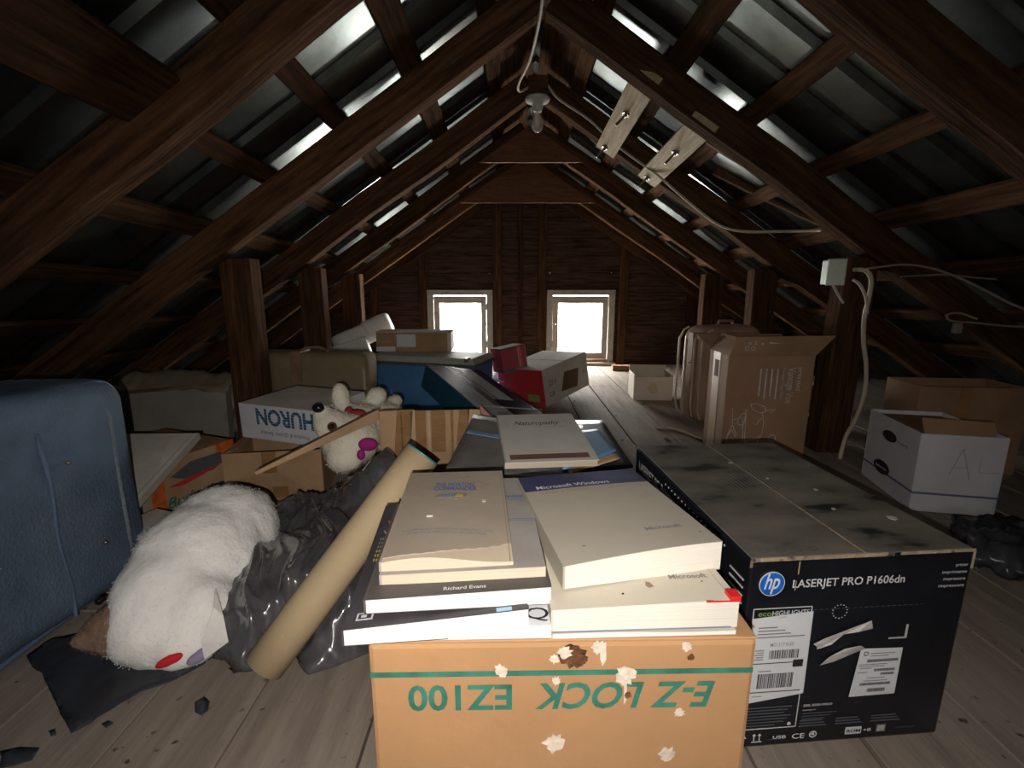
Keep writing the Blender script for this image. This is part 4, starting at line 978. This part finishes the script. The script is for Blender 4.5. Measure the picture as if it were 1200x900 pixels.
# long flap hanging forward left
q = MB(); IN = t.matrix_world if False else (Matrix.Translation((-.375, 1.30, 0)) @ Matrix.Rotation(R(5), 4, 'Z'))
I = IN.inverted(); 
a = V((-.372, 1.294, .383)); c = at(298, 553, t=1.16); c2 = at(300, 557, t=1.16); a2 = V((-.372, 1.290, .352))
q.hexa([I @ a2, I @ (a2 + V((-.004, .005, 0))), I @ (c2 + V((-.003, .005, 0))), I @ c2, I @ a, I @ (a + V((-.03, .05, -.014))), I @ (c + V((-.02, .04, -.012))), I @ c], 'cardboard'); q.build('flap', t, bevel=.001, seg=1)
q = MB(); q.hexa([V((-.0, -.001, BH)), V((.10, -.001, BH)), V((.10, .003, BH)), V((-.0, .003, BH)), V((.01, -.002, BH + .002)), V((.10, -.003, BH + .004)), V((.10, .001, BH + .004)), V((.01, .001, BH + .002))], 'cardboard'); q.build('flap', t)
for k, (x, m, l) in enumerate((((569, 481), 'paper_pink', 'pink paper sheet right of the taped box'), ((578, 492), 'paper_pink', 'second pink sheet leaning in front of the first'))):
    A = at(x[0] - 6, x[1] - 6, Y=1.42); B = at(x[0] + 26, x[1] + 26, Y=1.36); n = V((.0, .0, -.14))
    q = MB(); q.quadslab([A, B, B + V((-.02, 0, -.12)), A + V((0, 0, -.2))], .002, m); tag(q.build('paper', ), l, 'paper', 'pink papers beside the taped box')

# ============================================================ HURON crate and the box below, printed box, white boards
t = thing('cardboard_box', 'open brown cardboard box on the floor under the white box with blue lettering', 'cardboard box', (-.963, 1.50, 0), (0, 0, R(9)))
panel_box(t, .315, .27, .175, 'cardboard', closed=False)
q = MB(); q.box((.125, -.0012, .1), (.17, -.0002, .175), 'packing_tape'); q.box((.15, -.0012, .01), (.2, -.0002, .05), 'packing_tape'); q.build('tape', t)
q = MB(); q.hexa([V((0, 0, .172)), V((.0, .27, .172)), V((.003, .27, .172)), V((.003, 0, .172)), V((.05, .01, .19)), V((.05, .26, .21)), V((.053, .26, .21)), V((.053, .01, .19))], 'cardboard'); q.build('flap', t)
A = at(284, 513, z=.19); B = at(366, 524, t=(A - V((0, 0, H))).length * .93 / 1.02)
hu = at(284, 512, t=1.64); hv = at(366, 523, t=1.55)
q_ = (hv - hu); Lh = q_.length
up = V((.02, -.03, 1)); mtx = frame(hu, q_, up)
t = thing('produce_box', 'white box with upside-down blue lettering, sitting on the open brown box', 'produce box', mtx=mtx)
MB().box((0, 0, 0), (Lh + .02, .27, .118), 'bankers_white').build('body', t, bevel=.003)
MB().box((.0, .0, .118), (Lh + .02, .27, .121), 'board_white').build('lid', t, bevel=.002)
q = MB(); q.text('HURON', .075, 'huron_ink', FRONT(Lh + .016, .107, -.0012, 180), bold=.035, width=.235); q.text('Produce & Quality Service', .019, 'soft_grey_ink', FRONT(Lh - .006, .032, -.0012, 180), shear=.3, width=.2)
for k in range(5): q.box((.02, -.0016, .062 + k * .0095), (Lh - .01, -.0013, .0628 + k * .0095), 'bankers_white')
q.build('printed_lettering', t)
t = thing('cardboard_box', 'brown box printed in red and green under the white slab', 'cardboard box', (-1.12 - .36 * math.cos(R(-22)), 1.30 - .36 * math.sin(R(-22)), 0), (0, 0, R(-22)))
panel_box(t, .36, .345, .187, 'cardboard')
q = MB(); Xf = .3612
RT = lambda y, z: Matrix.Translation((Xf, y, z)) @ Matrix.Rotation(PI / 2, 4, 'Z') @ Matrix.Rotation(PI / 2, 4, 'X')
q.text('Budweiser', .05, 'green_ink', RT(.1, .03), bold=.02, shear=.3, width=.22)
q.poly([(-.1, 0), (-.03, .03), (.07, .03), (.1, 0), (.04, -.025), (-.06, -.02)], 0, .0006, 'soft_grey_ink', RT(.22, .13)); q.poly([(-.09, .0), (.0, .012), (.09, .02), (.02, .0), (-.05, -.01)], 0, .0009, 'carton_red', RT(.2, .1))
q.box((Xf - .001, .06, .005), (Xf + .0006, .1, .16), 'orange_ink'); q.box((Xf - .001, .01, .005), (Xf + .0006, .05, .16), 'cover_tan'); q.box((Xf - .001, .28, .15), (Xf + .0006, .345, .19), 'orange_ink'); q.build('printed_lettering', t)
BRp, TRp = V((-.975, 1.15, .17)), V((-.985, 1.44, .268))
t = thing('white_board', 'thick white board lying flat behind the blue suitcase, nearest of the two', 'board', mtx=frame(BRp, TRp - BRp))
MB().box((0, 0, -.02), (.306, .30, .0), 'board_white').build('panel', t, bevel=.0015); MB().box((0.0, -.002, -.0205), (.306, .0, -.0), 'white_paint').build('edge_strip', t); MB().box((.0, .014, .0), (.306, .0152, .0006), 'grey_ink').build('edge_line', t)
t = thing('white_board', 'long dusty white box far behind the blue suitcase, leaning at the eave', 'board', (-1.68, 1.93, .0), (R(-12), R(-4), R(6)))
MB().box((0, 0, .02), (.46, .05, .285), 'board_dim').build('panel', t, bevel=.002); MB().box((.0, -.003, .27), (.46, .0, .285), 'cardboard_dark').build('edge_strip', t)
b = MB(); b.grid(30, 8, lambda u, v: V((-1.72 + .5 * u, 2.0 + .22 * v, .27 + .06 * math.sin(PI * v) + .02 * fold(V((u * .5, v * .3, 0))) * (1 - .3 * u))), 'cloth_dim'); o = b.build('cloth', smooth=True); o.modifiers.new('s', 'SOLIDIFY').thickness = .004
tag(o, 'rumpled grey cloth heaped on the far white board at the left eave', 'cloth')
t = thing('cardboard_box', 'low dusty teal box between the blue suitcase and the white plush toy', 'cardboard box', (-1.02, 1.13, 0), (0, 0, R(-20))); panel_box(t, .12, .1, .1, 'paper_blue'); MB().box((-.01, -.01, .1), (.14, .11, .112), 'board_white').build('lid', t, bevel=.001)

# ============================================================ olive suitcase, blue trunk and what lies on it
t = thing('suitcase', 'olive brown suitcase standing behind the nearest left post', 'suitcase', (-1.27, 2.22, 0), (0, 0, R(-4)))
blob_box(0, 0, .0, .60, .17, .415, .045, 'suitcase_olive', 'shell', t, .004, 16)
q = MB()
q.box((.24, -.008, .30), (.29, .0, .42), 'leather_tan'); q.box((.24, .0, .412), (.29, .1, .424), 'leather_tan'); q.lathe([(0, .006), (.025, .006), (.025, -.002)], 'leather_tan', 16, FRONT(.265, .3, -.003)); plabel(q.build('strap', t, bevel=.002), 'tan leather strap')
MB().tube([(.27, .05, .42), (.3, .05, .435), (.36, .05, .437), (.4, .05, .42)], .008, 'leather_tan').build('handle', t, smooth=True)
q = MB(); q.box((.1, -.004, .22), (.104, -.0, .34), 'white_ink'); q.build('scuff', t)
q = MB(); pts = [(.585, .0, .03 + .03 * k) for k in range(12)]; q.tube(pts, .006, 'suitcase_trim'); q.build('piping', t, smooth=True)
ta = -17
t = thing('trunk', 'blue storage trunk with a dusty grey lid below the left window', 'trunk', (-.90, 2.86, 0), (0, 0, R(ta)))
TW, TD = .72, .36
MB().box((.012, .012, 0), (TW - .012, TD - .012, .262), 'trunk_blue').build('body', t, bevel=.006)
MB().box((0, 0, .262), (TW, TD, .282), 'trunk_trim').build('rim', t, bevel=.004)
MB().hexa([V((0, 0, .282)), V((TW, 0, .282)), V((TW, TD, .282)), V((0, TD, .282)), V((.03, .035, .312)), V((TW - .03, .035, .312)), V((TW - .03, TD - .03, .312)), V((.03, TD - .03, .312))], 'trunk_lid').build('lid', t, bevel=.004)
q = MB(); 
for x in (TW - .02, 0): q.box((x, -.002, 0), (x + .02, .02, .262), 'carton_grey')
q.box((TW - .06, .0, .296), (TW - .045, .06, .32), 'bolt_steel'); q.build('corner_fitting', t)
c0 = at(443, 411, z=.313)
t = thing('cardboard_box', 'brown carton with white labels on the blue trunk in front of the left window', 'cardboard box', (c0.x, c0.y - .03, .313), (0, 0, R(0)))
panel_box(t, .45, .16, .118, 'cardboard'); q = MB().box((-.002, -.004, .118), (.475, .165, .126), 'carton_grey'); q.box((.45, -.004, .0), (.475, .165, .126), 'board_white'); q.build('lid', t, bevel=.002)
q = MB(); q.box((.13, -.0015, .028), (.25, -.0005, .108), 'label_white'); q.box((.0, -.0015, .0), (.12, -.0005, .03), 'label_white'); q.build('label_sticker', t); MB().box((.0, -.001, .06), (.1, -.0004, .066), 'tape_clear').build('tape', t)
# foam
fa = at(396, 402, t=3.3); fbp = at(447, 380, t=3.3)
t = thing('foam_wrap', 'white foam packing block leaning against the third left post', 'foam block', mtx=frame(fa, fbp - fa))
Lf = (fbp - fa).length; blob_box(-.02, -.07, -.085, Lf + .02, .09, .055, .03, 'foam_white', 'block', t, .012, 10); blob_box(Lf * .62, -.075, -.08, Lf + .06, .095, .065, .03, 'foam_white', 'end_fold', t, .012, 8)
t = thing('foam_wrap', 'lower pale foam board behind the second left post', 'foam block', at(378, 410, t=3.2), (0, R(-18), 0)); MB().box((0, 0, -.12), (.3, .05, .0), 'foam_white').build('block', t, bevel=.01)

# ============================================================ the tilted boxes in the middle
TL, BL = V((-.415, 2.27, .352)), V((-.09, 1.72, .245)); TRv = V((.86, .5, -.2)).normalized() * .30
TR = TL + TRv; ax = (BL - TL); Lx = ax.length; wv = (TRv - ax.normalized() * TRv.dot(ax.normalized()))
Wx = wv.length; n = wv.cross(ax) ; n = -n if n.z < 0 else n
m = Matrix(((*(0, 0, 0, 0),), (0, 0, 0, 0), (0, 0, 0, 0), (0, 0, 0, 1)))
X_, Y_ = wv.normalized(), -ax.normalized(); Z_ = X_.cross(Y_)
for i in range(3): m[i][0] = X_[i]; m[i][1] = Y_[i]; m[i][2] = Z_[i]; m[i][3] = BL[i]
t = thing('product_box', 'long glossy flat box, silver and dark, tilted in front of the blue trunk', 'product box', mtx=m)
MB().box((0, 0, -.115), (Wx, Lx, -.002), 'carton_teal').build('body', t, bevel=.002)
q = MB()
for x0, x1, mm in ((0, .10, 'gloss_silver'), (.10, .14, 'gloss_brown'), (.14, .152, 'gloss_silver'), (.152, .163, 'gloss_brown'), (.163, .24, 'gloss_silver'), (.24, Wx, 'gloss_navy')): q.box((x0, 0, -.002), (x1, Lx, 0), mm)
q.box((0, .0, -.0), (Wx * .5, .12, .0006), 'gloss_silver'); q.box((Wx * .45, .0, -.0), (Wx, .2, .0008), 'gloss_navy'); plabel(q.build('printed_lid', t), 'glossy silver and brown striped lid')
q = MB(); q.box((.0, .10, .001), (Wx + .03, .103, .004), 'clear_plastic'); q.build('plastic_rim', t)
t = thing('cardboard_box', 'dark blue carton under the tilted glossy box', 'cardboard box', (-.16, 1.86, 0), (0, 0, R(-20))); panel_box(t, .24, .22, .10, 'carton_teal')
# toaster style camera box
pv = V((.208, 2.80, .0))
mt = Matrix.Translation(pv) @ Matrix.Rotation(R(-8), 4, 'Y') @ Matrix.Rotation(R(3), 4, 'X') @ Matrix.Rotation(R(49), 4, 'Z')
t = thing('product_box', 'grey and red product carton, larger one, with a dark picture on its side', 'product box', mtx=mt)
CW, CD, CH = .49, .36, .232
b = MB(); b.box((0, .0, 0), (CW, CD, CH), 'carton_grey'); b.build('body', t, bevel=.003)
q = MB(); q.box((-.0012, .0, .0), (-.0002, CD, CH - .002), 'carton_red'); q.box((-.002, .04, .03), (-.0012, .13, .075), 'lime_ink'); plabel(q.build('end_panel', t), 'red end panel')
q = MB(); q.poly([(.17, .05), (.35, .035), (.38, .15), (.22, .165)], 0, .0008, 'cardboard_dark', FRONT(0, 0, -.0006)); q.build('picture', t)
q = MB(); q.text('225 A', .045, 'soft_grey_ink', FRONT(.05, .12, -.001, 0), bold=.01, width=.08); q.text('CA', .045, 'soft_grey_ink', FRONT(.05, .05, -.001), bold=.01, width=.05); q.text('OM', .03, 'soft_grey_ink', FRONT(.42, .1, -.001), width=.03); q.build('printed_lettering', t)
MB().box((.24, 0, CH), (.243, CD, CH + .001), 'grey_ink').build('lid_seam', t)
sb = at(604, 441, t=2.93)
t = thing('product_box', 'small crimson box sitting tilted on the grey and red carton', 'product box', mtx=Matrix.Translation(at(591, 438, t=2.93)) @ Matrix.Rotation(R(-9), 4, 'Y') @ Matrix.Rotation(R(30), 4, 'Z') @ Matrix.Diagonal((1.15, 1.1, 1.2, 1)))
MB().box((0, 0, 0), (.15, .13, .125), 'carton_crimson').build('body', t, bevel=.002)
q = MB(); q.box((.1, -.001, .002), (.108, .0, .122), 'paper_pink'); q.box((.113, -.001, .002), (.118, .0, .122), 'paper_pink'); q.box((.0, -.0012, 0), (.15, .0, .014), 'green_ink'); q.box((-.0, -.001, .12), (.15, .13, .1265), 'cardboard_dark'); q.build('band', t)
q = MB(); q.box((.1502, .0, .0), (.1512, .13, .125), 'carton_grey'); 
for k in range(7): q.poly(blot(9, .012, .6, k), 0, .0008, ('gloss_brown', 'carton_crimson')[k % 2], Matrix.Translation((.1515, .03 + .07 * random.random(), .02 + .085 * random.random())) @ Matrix.Rotation(PI / 2, 4, 'Z') @ Matrix.Rotation(PI / 2, 4, 'X'))
plabel(q.build('picture', t), 'pale picture panel')
tag(MB().quadslab([V((-.14, 3.0, .12)), V((.03, 3.0, .12)), V((.03, 3.2, .19)), V((-.08, 3.2, .19))], .002, 'label_white').build('paper'), 'white paper sheet behind the small crimson box', 'paper')

# ============================================================ right side: tray, wood scrap, suitcase, chair carton, bankers box
c0 = at(742, 469, z=0)
t = thing('tray_box', 'small open cream box on the far floor to the right', 'box', (c0.x, c0.y, 0), (0, 0, R(-4)))
b = MB(); tw, td, thh = .245, .2, .165
b.box((0, 0, 0), (tw, .008, thh - .012), 'cover_ivory'); b.box((0, td, 0), (tw, td + .008, thh + .035), 'cover_ivory'); b.box((0, .008, 0), (.008, td, thh), 'cover_ivory'); b.box((tw - .008, .008, 0), (tw, td, thh), 'cover_ivory'); b.box((.008, .008, 0), (tw - .008, td, .008), 'cover_ivory'); b.build('body', t, bevel=.003)
MB().poly(blot(14, .034, .8, 3), 0, .0006, 'stain_tan', FRONT(.12, .08, -.0003)).build('stain', t)
c0 = at(716, 433, z=0)
tag(MB().box((0, 0, 0), (.36, .06, .045), 'rust_wood').build('wood_offcut', loc=(c0.x, c0.y - .07, 0), bevel=.003), 'short orange-brown wood offcut on the floor below the right window', 'wood offcut')
cs = V((.985, 2.84, 0)); ce = V((1.10, 2.62, 0))
t = thing('suitcase', 'tan suitcase standing on edge behind the chair carton', 'suitcase', (.985, 2.42, 0), (0, 0, R(14)))
blob_box(0, 0, .0, .37, .23, .515, .07, 'suitcase_tan', 'shell', t, .003, 18)
q = MB()
for y in (.02, .085, .16, .225):
    q.tube([(.05, y, .5), (.02, y, .485), (.003, y, .45)] + [(-.004, y, .44 - .04 * k) for k in range(10)] + [(.012, y, .025)], .006, 'suitcase_trim', 8)
q.build('piping', t, smooth=True)
q = MB(); q.box((-.006, .10, .02), (.0, .145, .48), 'leather_tan'); q.ball((-.006, .12, .32), .008, 'bolt_steel', n=8, k=6); plabel(q.build('strap', t, bevel=.002), 'pinkish tan strap')
q = MB(); q.tube([(.15, .12, .51), (.16, .12, .535), (.24, .12, .535), (.25, .12, .51)], .009, 'leather_tan'); q.build('handle', t, smooth=True)
t = thing('cardboard_box', 'tall brown chair carton with white line drawings, in front of the tan suitcase', 'cardboard box', (.855, 1.86, 0), (0, 0, R(-1)))
VW, VD, VH = .335, .20, .452
panel_box(t, VW, VD, VH, 'cardboard_brown', closed=False, th=.005)
q = MB(); q.hexa([V((0, -.001, VH)), V((VW, -.001, VH)), V((VW, .004, VH)), V((0, .004, VH)), V((.012, -.02, VH + .075)), V((VW + .045, -.035, VH + .082)), V((VW + .045, -.031, VH + .083)), V((.012, -.016, VH + .076))], 'cardboard_brown'); q.build('flap', t)
q = MB(); q.hexa([V((-.001, 0, VH)), V((-.001, VD, VH)), V((.004, VD, VH)), V((.004, 0, VH)), V((.045, .0, VH + .066)), V((.045, VD, VH + .07)), V((.049, VD, VH + .07)), V((.049, .0, VH + .066))], 'cardboard_brown'); q.build('flap', t)
q = MB(); q.hexa([V((0, VD, VH)), V((VW, VD, VH)), V((VW, VD - .004, VH)), V((0, VD - .004, VH)), V((-.04, VD + .07, VH + .06)), V((VW, VD + .07, VH + .06)), V((VW, VD + .066, VH + .06)), V((-.04, VD + .066, VH + .06))], 'cardboard_brown'); q.build('flap', t)
q = MB(); q.box((-.0012, .08, .02), (-.0002, .15, VH), 'tape_clear'); q.box((-.002, .09, .35), (-.0012, .13, .42), 'cardboard_dark'); q.build('tape', t)
q = MB(); inkm = 'torn_paper'
q.text('Vantage Vue', .042, inkm, FRONT(.235, .405, -.001, -90), bold=.01, width=.145); q.text('Premium Office Chair', .017, inkm, FRONT(.212, .405, -.001, -90), width=.13); q.text('HON SEAT', .02, inkm, FRONT(.272, .405, -.001, -90), bold=.02, width=.095)
for k in range(4): q.box((.125 + k * .022, -.0012, .29 - .012 * (k % 2)), (.131 + k * .022, -.0004, .40), inkm)
def line(pts, w=.0028):
    for a, b_ in zip(pts, pts[1:]):
        d = V((b_[0] - a[0], 0, b_[1] - a[1])); n_ = V((-d.z, 0, d.x)).normalized() * w / 2; A_ = V((a[0], -.0012, a[1])); B_ = V((b_[0], -.0012, b_[1]))
        q.add([A_ - n_, B_ - n_, B_ + n_, A_ + n_], [(0, 1, 2, 3)], inkm)
line([(.03, .24), (.035, .17), (.02, .13), (.015, .08)]); line([(.035, .17), (.055, .13), (.05, .12), (.035, .15)]); line([(.02, .13), (.018, .12), (.034, .15)]); line([(.035, .19), (.06, .20), (.07, .2)]); line([(.06, .17), (.055, .19), (.068, .215), (.085, .22), (.08, .17), (.06, .17)])
line([(.085, .235), (.09, .1)]); line([(.075, .2), (.083, .1)]); line([(.1, .255), (.12, .26), (.16, .245), (.165, .225), (.14, .22), (.11, .235), (.1, .255)]); line([(.155, .23), (.2, .235), (.18, .22)]); line([(.15, .22), (.16, .18), (.155, .12), (.148, .12)]); line([(.15, .2), (.13, .17)]); line([(.09, .1), (.15, .12), (.14, .09), (.1, .09), (.09, .1)])
line([(.20 + .014 * math.cos(a), .115 + .014 * math.sin(a)) for a in [k * .52 for k in range(13)]]); line([(.15, .08), (.22, .085), (.21, .06), (.16, .055), (.15, .08)])
q.build('printed_lettering', t)
q = MB()
for k, x in enumerate((.06, .085, .11)): q.text('GEB'[k], .017, inkm, FRONT(x, VH + .045, -.0185), bold=.02)
for x in (.058, .082): q.lathe([(.006, .0005), (.008, .0005)], inkm, 14, FRONT(x, VH + .03, -.0135))
q.box((.14, -.020, VH + .05), (.25, -.0195, VH + .058), inkm); q.text('HERMAN', .012, inkm, FRONT(.27, VH + .056, -.024), bold=.02); q.build('flap_print', t)

t = thing('file_box', 'white cardboard file box marked A L, at the right behind the printer carton', 'file box', (1.30, 1.45, 0), (0, 0, R(-12)))
FW, FD, FH = .235, .32, .262
panel_box(t, FW, FD, FH, 'bankers_white', closed=False, th=.004)
q = MB(); LFT = lambda y, z: LEFT(y, z, -.0012)
q.box((-.0012, 0, .06), (-.0004, FD, .067), 'bankers_line'); q.box((0, -.0012, .06), (FW, -.0004, .067), 'bankers_line')
line2 = lambda pts, w=.002: [q.add([V((a[0], -.0014, a[1])) - n_, V((b_[0], -.0014, b_[1])) - n_, V((b_[0], -.0014, b_[1])) + n_, V((a[0], -.0014, a[1])) + n_], [(0, 1, 2, 3)], 'grey_ink') for a, b_ in zip(pts, pts[1:]) for n_ in [V((-(b_[1] - a[1]), 0, b_[0] - a[0])).normalized() * w / 2]]
line2([(.09, .13), (.117, .22), (.148, .12)]); line2([(.1, .155), (.135, .16)]); line2([(.17, .2), (.168, .145), (.225, .148)], .0014)
EL = [(.052 * math.cos(a * .35), .024 * math.sin(a * .35)) for a in range(18)]
q.poly(EL, 0, .0006, 'black_ink', LFT(.19, .078)); q.text('Bankers Box', .012, 'bankers_white', LFT(.225, .074) @ Matrix.Translation((0, 0, .001)), bold=.02, width=.07)
q.text('R-KIVE', .012, 'bankers_line', LFT(.12, .19), bold=.02, width=.06)
q.build('printed_lettering', t)
q = MB(); q.poly([(x * .85, z * .8) for x, z in EL], 0, .0008, 'black_ink', LFT(.17, .2)); q.build('hand_hole', t)
fm = Matrix.Translation((1.30, 1.45, 0)) @ Matrix.Rotation(R(-12), 4, 'Z')
t = thing('cardboard_insert', 'brown cardboard filling the open white file box', 'cardboard', mtx=fm)
MB().box((.01, .012, .006), (FW - .01, FD - .012, FH - .012), 'cardboard_brown').build('block', t, bevel=.003); MB().hexa([V((.02, .02, FH - .012)), V((FW - .02, .02, FH - .012)), V((FW - .02, .03, FH - .012)), V((.02, .03, FH - .012)), V((.02, .05, FH + .04)), V((FW - .015, .05, FH + .035)), V((FW - .015, .054, FH + .035)), V((.02, .054, FH + .04))], 'cardboard_brown').build('flap', t)
t = thing('cardboard_box', 'open brown cardboard box standing behind the white file box', 'cardboard box', (1.56, 1.78, 0), (0, 0, R(-6)))
panel_box(t, .38, .20, .345, 'cardboard_brown', closed=False)
q = MB(); q.box((.14, -.0015, .2), (.18, -.0005, .345), 'packing_tape'); q.build('tape', t)
for k, (x, y, z, l) in enumerate(((1.18, 2.13, .0, 'small white carton between the chair carton and the right post, lower one'), (1.18, 2.13, .145, 'small white-edged carton between the chair carton and the right post, upper one'))):
    t = thing('carton', l, 'carton', (x, y, z), (0, 0, R(3 * k)), 'small cartons by the right post'); MB().box((0, 0, 0), (.3, .18, .13), 'cardboard_dark').build('body', t, bevel=.002); MB().box((-.003, -.003, .13), (.303, .183, .144), 'board_white').build('lid', t, bevel=.002)
t = thing('plastic_bag', 'black plastic bag on the floor at the right edge behind the printer carton', 'plastic bag', (1.33, 1.13, 0)); fuse('body', t, [(V((0, 0, .05)), (.2, .12, .05), (0, 0, 10)), (V((.2, .0, .07)), (.16, .12, .08), (0, 0, 0))], 'bag_black', .012, .03)
# small litter on the far floor
rd = random.Random(9)
for k in range(14):
    x, y = rd.uniform(.2, .9), rd.uniform(1.5, 3.3)
    q = MB(); q.poly(blot(9, rd.uniform(.006, .014), .55, k), 0, .003, rd.choice(('dropping_brown', 'iron_dark')))
    o = q.build('floor_chip', loc=(x, y, .001)); tag(o, 'small dark chip lying on the floorboards between the books and the right window', 'chip', 'chips scattered on the far floorboards')
